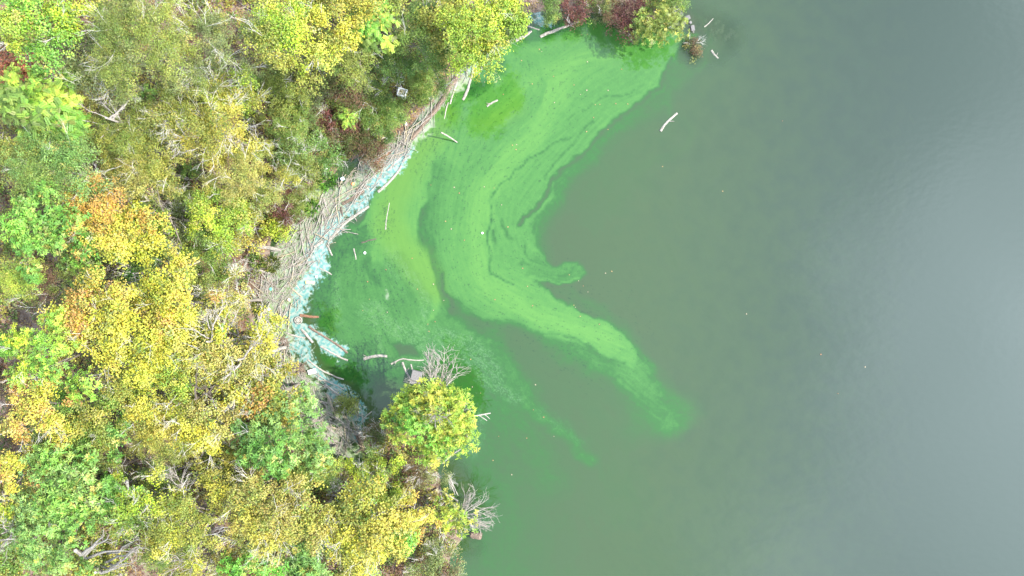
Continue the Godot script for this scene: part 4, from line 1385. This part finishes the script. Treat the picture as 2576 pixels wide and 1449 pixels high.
func build_driftwood() -> void:
	var L := [
		[1148, 192, 1034, 350, 16, "brown", "long brown trunk with a split root end lying along the scum"],
		[1165, 252, 1194, 147, 8, "bleached", "bleached pole right of the root log, pointing up the shore"],
		[1205, 187, 1240, 138, 7, "bleached", "bleached log beside the small cyan pool at the top of the cove"],
		[1225, 268, 1252, 252, 6, "bleached", "short bleached log floating below the dark shaded patch"],
		[1359, 92, 1456, 55, 9, "bleached", "long pale log floating at the top of the cove"],
		[1312, 60, 1357, 75, 5, "grey", "short grey log beside the top cyan pool"],
		[1297, 103, 1337, 78, 9, "grey", "grey brown log under the overhanging yellow tree"],
		[1500, 42, 1541, 37, 4, "grey", "thin grey stick below the red waterside shrubs"],
		[1661, 330, 1704, 285, 7, "bleached", "lone bleached log floating in the open water"],
		[1771, 68, 1794, 47, 4, "bleached", "small curved stick in the shallows right of the rocks"],
		[1789, 127, 1807, 147, 6, "grey", "short stub of log in the water below the rocks"],
		[970, 578, 980, 510, 4, "bleached", "thin upright pale stick floating on the bright algae"],
		[910, 611, 947, 601, 5, "dark", "dark waterlogged stick at the edge of the speckled water"],
		[597, 611, 707, 629, 14, "grey", "thick fallen log lying from the wood to the driftwood bay"],
		[620, 714, 654, 763, 9, "bleached", "pale broken log slanting down on the bank"],
		[609, 762, 624, 735, 10, "bleached", "short pale chunk of log left of the slanting one"],
		[520, 718, 612, 653, 7, "bleached", "long bleached branch below the thick fallen log"],
		[565, 723, 607, 663, 4, "bleached", "thin bleached branch beside the long bleached one"],
		[527, 723, 573, 738, 4, "bleached", "thin white branch crossing the foot of the long bleached one"],
		[610, 683, 624, 651, 8, "grey", "stubby grey log between the branches on the bank"],
		[600, 660, 640, 640, 6, "grey", "grey log just under the thick fallen log"],
		[640, 675, 690, 690, 7, "grey", "grey log crossing the brown green tuft"],
		[655, 690, 700, 730, 5, "brown", "brown pole below the brown green tuft"],
		[672, 740, 684, 690, 6, "grey", "grey pole standing across the driftwood below the tuft"],
		[688, 760, 684, 700, 5, "bleached", "pale pole parallel to the bank below the tuft"],
		[680, 880, 730, 766, 6, "grey", "long grey pole lying down the driftwood bay"],
		[755, 793, 802, 797, 8, "reddish", "red brown log floating off the driftwood bay"],
		[777, 821, 875, 887, 7, "brown", "long dark log rimmed with scum off the lower bay"],
		[807, 870, 875, 907, 6, "grey", "grey log parallel below the long dark log"],
		[759, 828, 787, 862, 8, "grey", "short log at the left of the cyan pool off the lower bay"],
		[722, 838, 768, 850, 6, "grey", "log at the left end of the cyan pool"],
		[915, 903, 974, 896, 9, "bleached", "white log floating in the dark green water off the point"],
		[984, 916, 1014, 902, 6, "bleached", "pale bent log right of the white log"],
		[1014, 902, 1067, 906, 4, "bleached", "thin tail of pale wood reaching toward the dead treetop"],
		[727, 672, 790, 657, 6, "grey", "grey log in the middle of the stick mat"],
		[764, 666, 785, 625, 4, "bleached", "pale stick crossing the grey log of the mat"],
		[704, 703, 764, 686, 6, "bleached", "bleached log at the left of the scum edge"],
		[724, 710, 760, 747, 6, "straw", "yellowish pole pointing down at the scum edge"],
		[731, 700, 756, 730, 4, "bleached", "bleached stick right beside the yellowish pole"],
		[804, 675, 835, 691, 5, "grey", "grey stick drifting off the mat into speckled water"],
		[824, 616, 836, 643, 6, "grey", "short forked stick at the edge of speckled water"],
		[890, 625, 896, 653, 4, "bleached", "thin curved stick in the speckled water"],
		[830, 602, 929, 520, 8, "bleached", "long bleached trunk edging the mat against bright algae"],
		[862, 514, 916, 480, 11, "brown", "dark brown log inside the mat by the pale cyan scum"],
		[951, 483, 1011, 417, 8, "bleached", "bleached log edging the cyan pool against the algae"],
		[975, 430, 1022, 383, 6, "bleached", "bleached log on the upper side of the cyan pool"],
		[944, 413, 983, 382, 11, "reddish", "red brown log at the top of the cyan pool"],
		[917, 400, 947, 447, 5, "grey", "grey stick leaning across the mat left of the cyan pool"],
		[900, 398, 925, 415, 4, "grey", "grey stick at the grassy edge left of the cyan pool"],
		[911, 463, 929, 478, 7, "bleached", "short pale block of wood below the cyan pool"],
		[940, 470, 970, 405, 4, "bleached", "thin pole across the cyan pool"],
		[815, 500, 832, 545, 7, "grey", "curved grey log at the left edge of the mat"],
		[822, 545, 818, 580, 5, "grey", "upright grey stick under the curved grey log"],
		[835, 500, 850, 550, 5, "bleached", "pale stick beside the curved grey log"],
		[858, 520, 862, 545, 8, "dark", "dark stub standing by the dark brown log"],
		[800, 585, 815, 545, 5, "grey", "slanting grey stick in the upper mat"],
		[771, 1059, 789, 1012, 10, "grey", "broad grey log at the left of the green inlet"],
		[824, 993, 838, 1034, 9, "bleached", "pale log beside the cyan inlet water"],
		[817, 967, 864, 999, 7, "grey", "grey log across the mouth of the cyan inlet"],
		[807, 1063, 852, 1080, 6, "straw", "straw coloured pole in the lower inlet"],
		[811, 1069, 843, 1091, 7, "bleached", "bleached log just below the straw coloured pole"],
		[741, 991, 778, 995, 6, "brown", "brown log at the upper left of the inlet mat"],
		[734, 964, 768, 983, 9, "brown", "thick brown log under the gold orange tree"],
		[760, 1000, 776, 1020, 8, "grey", "short grey log among the inlet sticks"],
		[901, 1093, 918, 1146, 15, "brown", "hollow brown stump log at the head of the inlet"],
		[887, 1083, 924, 1083, 4, "grey", "thin grey stick above the hollow stump log"],
		[900, 1010, 902, 1040, 6, "grey", "grey log in the cyan inlet right of the weed strip"],
		[865, 1030, 845, 1000, 5, "bleached", "pale stick left of the weed strip"],
		[910, 1060, 935, 1035, 4, "grey", "thin stick by the shaded water of the inlet"],
		[836, 1130, 880, 1150, 5, "grey", "grey stick at the lower end of the inlet"],
		[1012, 911, 1041, 967, 7, "grey", "left one of two posts leaning by the grey concrete block"],
		[1034, 916, 1047, 963, 5, "grey", "right one of two posts leaning by the grey concrete block"],
		[1067, 1288, 1098, 1254, 8, "grey", "splintered grey log below the plank on the point"],
		[1060, 1276, 1090, 1250, 4, "bleached", "pale splinter left of the splintered grey log"],
		[1075, 1296, 1092, 1262, 4, "bleached", "pale splinter right of the splintered grey log"],
		[1127, 1194, 1152, 1247, 5, "bleached", "pale pole over the shallows right of the scrub"],
		[1130, 1210, 1145, 1245, 4, "bleached", "thinner pale pole beside the other over the shallows"],
		[1104, 1233, 1152, 1260, 6, "grey", "grey log pointing from the plank to the leaning bare branches"],
		[1093, 1330, 1100, 1300, 4, "grey", "grey stick beside the small orange tree"],
		[1090, 1365, 1098, 1400, 5, "grey", "grey log on the lower shore of the point"],
		[597, 315, 662, 322, 9, "grey", "pale fallen trunk lying in the wood above the gold tree"],
		[704, 327, 742, 338, 6, "bleached", "far end of the pale fallen trunk under the cool shrub"],
		[1000, 172, 1065, 158, 6, "grey", "grey pole under the dark green tree"],
		[1040, 178, 1070, 168, 4, "grey", "short grey stick below the grey pole"],
		[985, 190, 1028, 222, 8, "brown", "brown log leading down to the foam box"],
		[1020, 195, 1042, 205, 4, "bleached", "pale stick above the foam box"],
		[700, 940, 690, 895, 5, "grey", "curved grey stick at the foot of the long grey pole"],
		[775, 905, 865, 955, 5, "bleached", "thin bleached pole along the lower bay's edge"],
		[800, 955, 865, 980, 4, "bleached", "bleached pole just above the cyan inlet"],
		[716, 935, 705, 890, 6, "bleached", "bent bleached stick left of the brush mound"],
	]
	for a in L:
		wood("driftwood_log", "log", a[0], a[1], a[2], a[3], a[4], a[5], a[6])
	# the split root end of the long trunk
	wood("driftwood_branch", "branch", 1150, 195, 1132, 262, 6, "bleached", "bleached root fork hanging from the long brown trunk", 0.10)
	wood("driftwood_branch", "branch", 1160, 172, 1140, 215, 5, "bleached", "upper bleached root of the long brown trunk", 0.10)
	wood("driftwood_branch", "branch", 1128, 258, 1118, 300, 4, "bleached", "lower bleached root of the long brown trunk", 0.08)
	wood("driftwood_branch", "branch", 1137, 180, 1140, 240, 4, "grey", "grey root crossing the long brown trunk", 0.12)
	wood("driftwood_branch", "branch", 1109, 333, 1150, 358, 4, "bleached", "pale stick with one end raised above the algae", 0.04, 0.85, 0.03)
	wood("fallen_log", "log", 233, 757, 273, 716, 12, "grey", "thick fallen log standing out of a dark gap in the wood", 0.01, 3.0, 4.6, "fallen logs inside the wood")
	wood("fallen_log", "log", 243, 764, 322, 729, 8, "grey", "longer arched log crossing behind the thick one in the wood", 0.05, 2.6, 4.0, "fallen logs inside the wood")
	wood("fallen_log", "log", 187, 767, 231, 742, 7, "brown", "brown log at the left of the two fallen logs", 0.02, 2.8, 3.8, "fallen logs inside the wood")
	wood("white_branch", "branch", 430, 690, 502, 657, 5, "bleached", "long white forked branch lying on the green tree", 0.06, 6.0, 6.3, "")
	wood("white_branch", "branch", 425, 693, 458, 694, 4, "bleached", "short side fork of the white branch on the green tree", 0.06, 6.0, 6.1, "")
	wood("hanging_branch", "branch", 1114, 1166, 1158, 1130, 4, "dead", "silver branch bowing out over the water right of the willow", 0.08, 0.9, 1.4, "")
	wood("hanging_branch", "branch", 1158, 1130, 1177, 1096, 3, "dead", "upper end of the silver branch bowing over the water", 0.05, 1.4, 1.9, "")
	wood("hanging_branch", "branch", 1180, 1048, 1234, 1039, 3, "dead", "thin bare twig reaching right from the willow over the water", 0.03, 2.6, 2.2, "")
	wood("hanging_branch", "branch", 1205, 1045, 1225, 1058, 2, "dead", "first drooping side twig below the thin bare twig", 0.03, 2.4, 2.0, "")
	wood("hanging_branch", "branch", 1218, 1042, 1232, 1054, 2, "dead", "second drooping side twig at the thin bare twig's end", 0.03, 2.3, 1.9, "")
	plank("plank", "plank", 769, 710, 790, 711, 7, M.yellow, "yellow plank floating at the edge of the stick mat")
	plank("plank", "plank", 1074, 1248, 1104, 1232, 13, M.straw, "broad tan plank on the point above the splintered log", 0.16)
	plank("plank", "plank", 790, 622, 812, 608, 6, M.bleached, "pale plank lying in the upper stick mat")

	# sticks of the mat: the largest three hundred as things, the rest as one mass
	var belt := [1205, 140, 12, 1150, 200, 16, 1100, 260, 17, 1050, 330, 20, 1000, 385, 26, 940, 425, 34, 880, 490, 42, 830, 550, 50, 780, 600, 56, 745, 650, 58, 722, 710, 52, 700, 770, 48, 690, 830, 46, 700, 885, 46, 738, 945, 48, 790, 1000, 56, 840, 1045, 56, 872, 1085, 52, 895, 1115, 44]
	var zones := ["along the root log at the top of the shore", "beside the cyan pool of the upper shore", "in the mat between grass tufts and bright algae", "in the broad mat off the thick fallen log", "in the bay beside the long grey pole", "on the shore below the gold orange tree", "in the green inlet left of the point", "on the brown bank below the thick fallen log"]
	for k in 8:
		stick_meshes.append(log_mesh(1.0, 0.030, 0.016, [0.02, 0.08, 0.16, 0.03, 0.22, 0.10, 0.02, 0.13][k], 6, k % 3 == 1))
	var n := belt.size() / 3
	var mats := ["bleached", "grey", "bleached", "bleached", "bleached", "grey", "bleached", "straw"]
	var rest := {"bleached": [], "grey": [], "straw": [], "brown": []}
	for k in 2500:
		var f := rng.randf() * (n - 1.001)
		f = f if rng.randf() < 0.42 else 3.0 + f * (n - 4.0) / (n - 1.0)
		var i := int(f)
		var t := f - i
		var c := Vector2(lerpf(belt[3 * i], belt[3 * i + 3], t), lerpf(belt[3 * i + 1], belt[3 * i + 4], t))
		var wdt := lerpf(belt[3 * i + 2], belt[3 * i + 5], t)
		var d := (Vector2(belt[3 * i + 3], belt[3 * i + 4]) - Vector2(belt[3 * i], belt[3 * i + 1])).normalized()
		var off := rr(-1, 1) if rng.randf() < 0.3 else rr(-0.45, 1.05)
		var q := c + Vector2(-d.y, d.x) * wdt * off
		var big := k < 230
		var bank := k % 8 == 3
		if bank:
			q = Vector2(643, 700) + Vector2(rng.randfn(0.0, 26.0), rng.randfn(0.0, 42.0))
		var l := rr(0.75, 1.7) if big else rr(0.16, 0.7)
		var thick := rr(0.5, 1.15) if big else rr(0.25, 0.6)
		var ang := d.angle() + rng.randfn(0.0, 0.55) + (0.5 * noise.get_noise_2d(q.x * 1.6, q.y * 1.6)) + (rr(-1.2, 1.2) if bank else 0.0)
		if i >= 6 and i <= 10:
			ang += 0.45 * sin(q.x * 0.03)
		var y := maxf(0.0, 0.0) + rr(0.01, 0.07) + (0.06 if big else 0.0)
		var p := P(q.x, q.y, y)
		p.y = maxf(0.0, ground(p.x, p.z)) + y
		var b := Basis(Vector3.UP, -ang) * Basis(Vector3.BACK, rr(-0.08, 0.08)) * Basis.from_scale(Vector3(l, thick, thick))
		var m: String = mats[rng.randi() % 8]
		if big:
			var o := put("driftwood_stick", stick_meshes[k % 8], M[m])
			o.transform = Transform3D(b, p)
			var zone := 7 if bank else clampi(int(f * 7.0 / n), 0, 6)
			var aa := fposmod(-ang, PI)
			var way := "lying across" if aa < 0.4 or aa > 2.74 else ("slanting up" if aa < 1.17 else ("upright" if aa < 1.97 else "slanting down"))
			tag(o, ("short " if l < 1.05 else ("long " if l > 1.4 else "")) + {"bleached": "bleached", "grey": "grey", "straw": "straw brown", "brown": "dark brown"}[m] + " stick " + way + " " + zones[zone], "stick", "driftwood sticks " + zones[zone])
		else:
			rest[m].append([Transform3D(b, p), k % 8])
	var lit := Node3D.new()
	lit.name = "driftwood_litter"
	add_child(lit)
	tag(lit, "mat of small bleached sticks and reed stems along the shore", "driftwood")
	lit.set_meta("kind", "stuff")
	for m in rest:
		for v in 8:
			var own := []
			for a in rest[m]:
				if a[1] == v:
					own.append(a[0])
			if own.is_empty():
				continue
			var mm := MultiMesh.new()
			mm.transform_format = MultiMesh.TRANSFORM_3D
			mm.mesh = stick_meshes[v]
			mm.instance_count = own.size()
			for k in own.size():
				mm.set_instance_transform(k, own[k])
			var o := MultiMeshInstance3D.new()
			o.name = "small_sticks"
			o.multimesh = mm
			o.material_override = M[m]
			o.set_meta("kind", "stuff")
			lit.add_child(o, true)

func build_rocks_and_litter() -> void:
	for a in [[1697, 33, 15, 18, 0.30, 0.3, "leftmost grey rock against the willow bush"], [1714, 34, 11, 14, 0.42, 0.5, "narrow grey rock second from the willow bush"], [1731, 42, 21, 15, 0.50, 0.45, "largest flat grey rock of the group in the water"], [1721, 54, 17, 13, 0.36, 0.2, "grey rock in front of the largest flat one"], [1738, 55, 10, 9, 0.3, 0.9, "small dark rock at the corner of the largest flat one"], [1744, 68, 15, 20, 0.42, 0.1, "rounded dark boulder farthest from the willow bush"], [1745, 78, 8, 9, 0.2, 0.6, "small wet stone at the foot of the dark boulder"]]:
		rock("rock", a[0], a[1], a[2], a[3], a[4], a[5], M.stone, a[6])
	for k in 26:
		var px := 1770 + 40 * rng.randf() + 18 * (k % 4)
		var py := 50 + 52 * rng.randf()
		rock("sunken_stone", px, py, rr(9, 16), rr(8, 13), 0.16, rr(0, 3), M.wet_stone, "small stone under shallow green water right of the grey rocks", -0.16, 0.5, "sunken stones by the grey rocks")
	for a in [[1164, 1222, 32, 26, "large greenish sunken stone off the scrub of the point"], [1220, 1249, 20, 18, "smaller greenish sunken stone farther off the point"], [1150, 1265, 22, 16, "sunken stone beside the leaning bare branches"], [1190, 1372, 24, 20, "sunken stone below the brown rock at the point"]]:
		rock("sunken_stone", a[0], a[1], a[2], a[3], 0.2, 0.4, M.wet_stone, a[4], -0.2, 0.4, "sunken stones off the point")
	rock("rock", 1196, 1350, 42, 24, 0.6, -0.2, M.brown, "brown jagged rock in the water at the tip of the point", 0.0, 0.9, "")
	rock("rock", 1110, 1374, 22, 20, 0.4, 0.4, M.stone, "pale boulder on the lower shore of the point", 0.0, 0.7, "")
	rock("rock", 1100, 1400, 16, 14, 0.3, 0.4, M.stone, "smaller pale boulder below the other on the lower shore", 0.0, 0.7, "")
	rock("rock", 940, 338, 12, 8, 0.2, 0.4, M.stone, "small grey stone among the green bushes by the scum", 0.9, 0.7, "")
	plank("concrete_block", "block", 1036, 946, 1060, 952, 34, M.concrete, "grey concrete block between the leaning posts and the dead treetop", 0.4)
	plank("sheet", "sheet", 985, 46, 1000, 62, 14, M.sheet, "dark grey bent sheet lying under the dark green tree", 0.03)
	plank("sheet", "sheet", 1124, 12, 1126, 28, 8, M.blue, "pale grey sheet at the top edge left of the overhanging tree", 0.03)
	plank("foam_slab", "debris", 1014, 251, 1032, 239, 7, M.foam, "white foam slab right below the white foam box", 0.08)
	plank("foam_block", "debris", 776, 937, 794, 932, 11, M.foam, "white foam block on the shore of the lower bay", 0.12)
	plank("carton", "debris", 923, 228, 941, 232, 11, M.card, "tan carton lying left of the white foam box", 0.2)
	plank("plastic_block", "debris", 858, 452, 866, 448, 7, M.blue, "pale blue block in the sticks below the grass tuft", 0.12)
	plank("plastic_tray", "debris", 724, 752, 730, 756, 7, M.card, "small brown tray in the bay's sticks", 0.06)
	# open foam box: four walls and a bottom
	var p := P(1012, 233, 0.5)
	var t := thing("foam_box", "open white foam box lying on the stick strewn shore", "box", Vector3(p.x, ground(p.x, p.z) + 0.03, p.z))
	t.rotation.y = -0.25
	put("bottom", box_mesh(Vector3(0.46, 0.03, 0.38), 0.006), M.foam, t).position = Vector3(0, 0.02, 0)
	for a in [[0.0, -0.20, 0.52, 0.05], [0.0, 0.20, 0.52, 0.05], [-0.235, 0.0, 0.05, 0.345], [0.235, 0.0, 0.05, 0.345]]:
		put("side", box_mesh(Vector3(a[2], 0.30, a[3]), 0.008), M.foam, t).position = Vector3(a[0], 0.18, a[1])
	# tyre and bucket lid
	for a in [[1080, 248, 0.11, 0.05, "black", "small black tyre on the shore below the root log", "tyre", "tyre"], [750, 806, 0.20, 0.035, "grey", "round grey bucket rim floating among the bay's sticks", "bucket_rim", "bucket"]]:
		var q := P(a[0], a[1], 0.1)
		var tm := TorusMesh.new()
		tm.inner_radius = a[2] - a[3]
		tm.outer_radius = a[2] + a[3]
		var o := thing(a[6], a[5], a[7], Vector3(q.x, maxf(0, ground(q.x, q.z)) + 0.08, q.z))
		put("ring", tm, M[a[4]], o)
		var cm := CylinderMesh.new()
		cm.top_radius = a[2] * 0.62
		cm.bottom_radius = a[2] * 0.7
		cm.height = 0.03
		put("hub", cm, M.foam if a[6] == "tyre" else M.bleached, o)
	for a in [[820, 423, 0.08, "foam", "white ball at the edge of the bushes above the grass tuft", "ball"], [985, 316, 0.08, "foam", "white float in the pale scum under the green bush", "float"], [1020, 311, 0.08, "foam", "small white float right of the other in the pale scum", "float"], [917, 636, 0.07, "foam", "white float in the speckled water off the mat", "float"], [887, 462, 0.09, "orange", "orange float in the sticks beside the cyan scum", "float"], [680, 727, 0.09, "teal", "teal float lying in the bay's sticks", "float"], [1213, 586, 0.06, "foam", "white float in the middle of the bright algae", "float"], [675, 778, 0.08, "foam", "white float on the bank of the bay", "float"], [795, 696, 0.07, "foam", "white float at the mat's edge above the yellow plank", "float"]]:
		var q := P(a[0], a[1], 0.1)
		var sm := SphereMesh.new()
		sm.radius = a[2]
		sm.height = a[2] * 1.5
		var o := thing(a[5], a[4], a[5], Vector3(q.x, maxf(0, ground(q.x, q.z)) + a[2] * 0.5, q.z))
		put("shell", sm, M[a[3]], o)
		var cm := TorusMesh.new()
		cm.inner_radius = a[2] * 0.98
		cm.outer_radius = a[2] * 1.04
		put("seam", cm, M[a[3]], o)
	# root ball and brush mound
	for a in [[714, 860, 16, "round tangled root ball beside the long grey pole", "root_ball"], [752, 926, 22, "brown mound of fine brush on the lower bay shore", "brush_mound"]]:
		var q := P(a[0], a[1], 0.1)
		var o := thing(a[4], a[3], "roots", Vector3(q.x, maxf(0, ground(q.x, q.z)), q.z))
		var s := Soup.new()
		for k in 90:
			var d := Vector3(rr(-1, 1), rr(0, 0.6), rr(-1, 1)).normalized()
			var at: Vector3 = Vector3(rr(-1, 1), 0, rr(-1, 1)) * (float(a[2]) * U * 0.5)
			twig_soup(s, at, d, a[2] * U * rr(0.3, 0.6), 0.014, 1)
		put("tangled_twigs", s.mesh(), M.twig_brown, o).set_meta("kind", "stuff")
		var wv := Soup.new()
		for k in 4:
			var yaw := rr(0, TAU)
			tube(wv, wobble(Vector3.ZERO, Vector3(cos(yaw), 0.25, sin(yaw)) * a[2] * U * 1.2, 4, 0.2, 0.1), taper(4, 0.05, 0.015), 6)
		put("roots", wv.mesh(), M.brown, o).set_meta("kind", "stuff")
	# floating leaves on the algae
	var s := Soup.new()
	leaf(s, Vector3(-0.06, 0, 0), Vector3.RIGHT, Vector3.UP, 0.12, 0.11, Color.WHITE, 0.15)
	var lm := s.mesh()
	var tints := [mat(Color(0.20, 0.085, 0.035), 0.7), mat(Color(0.22, 0.14, 0.05), 0.7), mat(Color(0.22, 0.18, 0.12), 0.7)]
	var hues := ["orange", "golden", "pale"]
	var zones := [[1320, 160, 160, 80, "near the overhanging yellow tree"], [1450, 250, 140, 90, "on the bright algae of the cove"], [1180, 480, 130, 130, "beside the dark lane in the algae"], [1380, 740, 150, 80, "on the tail of the bright algae"], [1000, 720, 120, 130, "in the inner bowl of green water"], [1300, 1050, 130, 150, "in the water right of the point"], [1850, 700, 350, 500, "on the open lake"]]
	for k in 90:
		var z: Array = zones[k % 7]
		if k % 7 == 6 and k > 60:
			continue
		var q := P(z[0] + rr(-1, 1) * z[2], z[1] + rr(-1, 1) * z[3], 0.0)
		if ground(q.x, q.z) > -0.01:
			continue
		var o := put("floating_leaf", lm, tints[k % 3])
		o.position = Vector3(q.x, 0.02, q.z)
		o.rotation.y = rr(0, TAU)
		o.scale = Vector3.ONE * rr(0.4, 0.75)
		tag(o, hues[k % 3] + " fallen leaf floating " + z[4], "leaf", "leaves floating " + z[4])
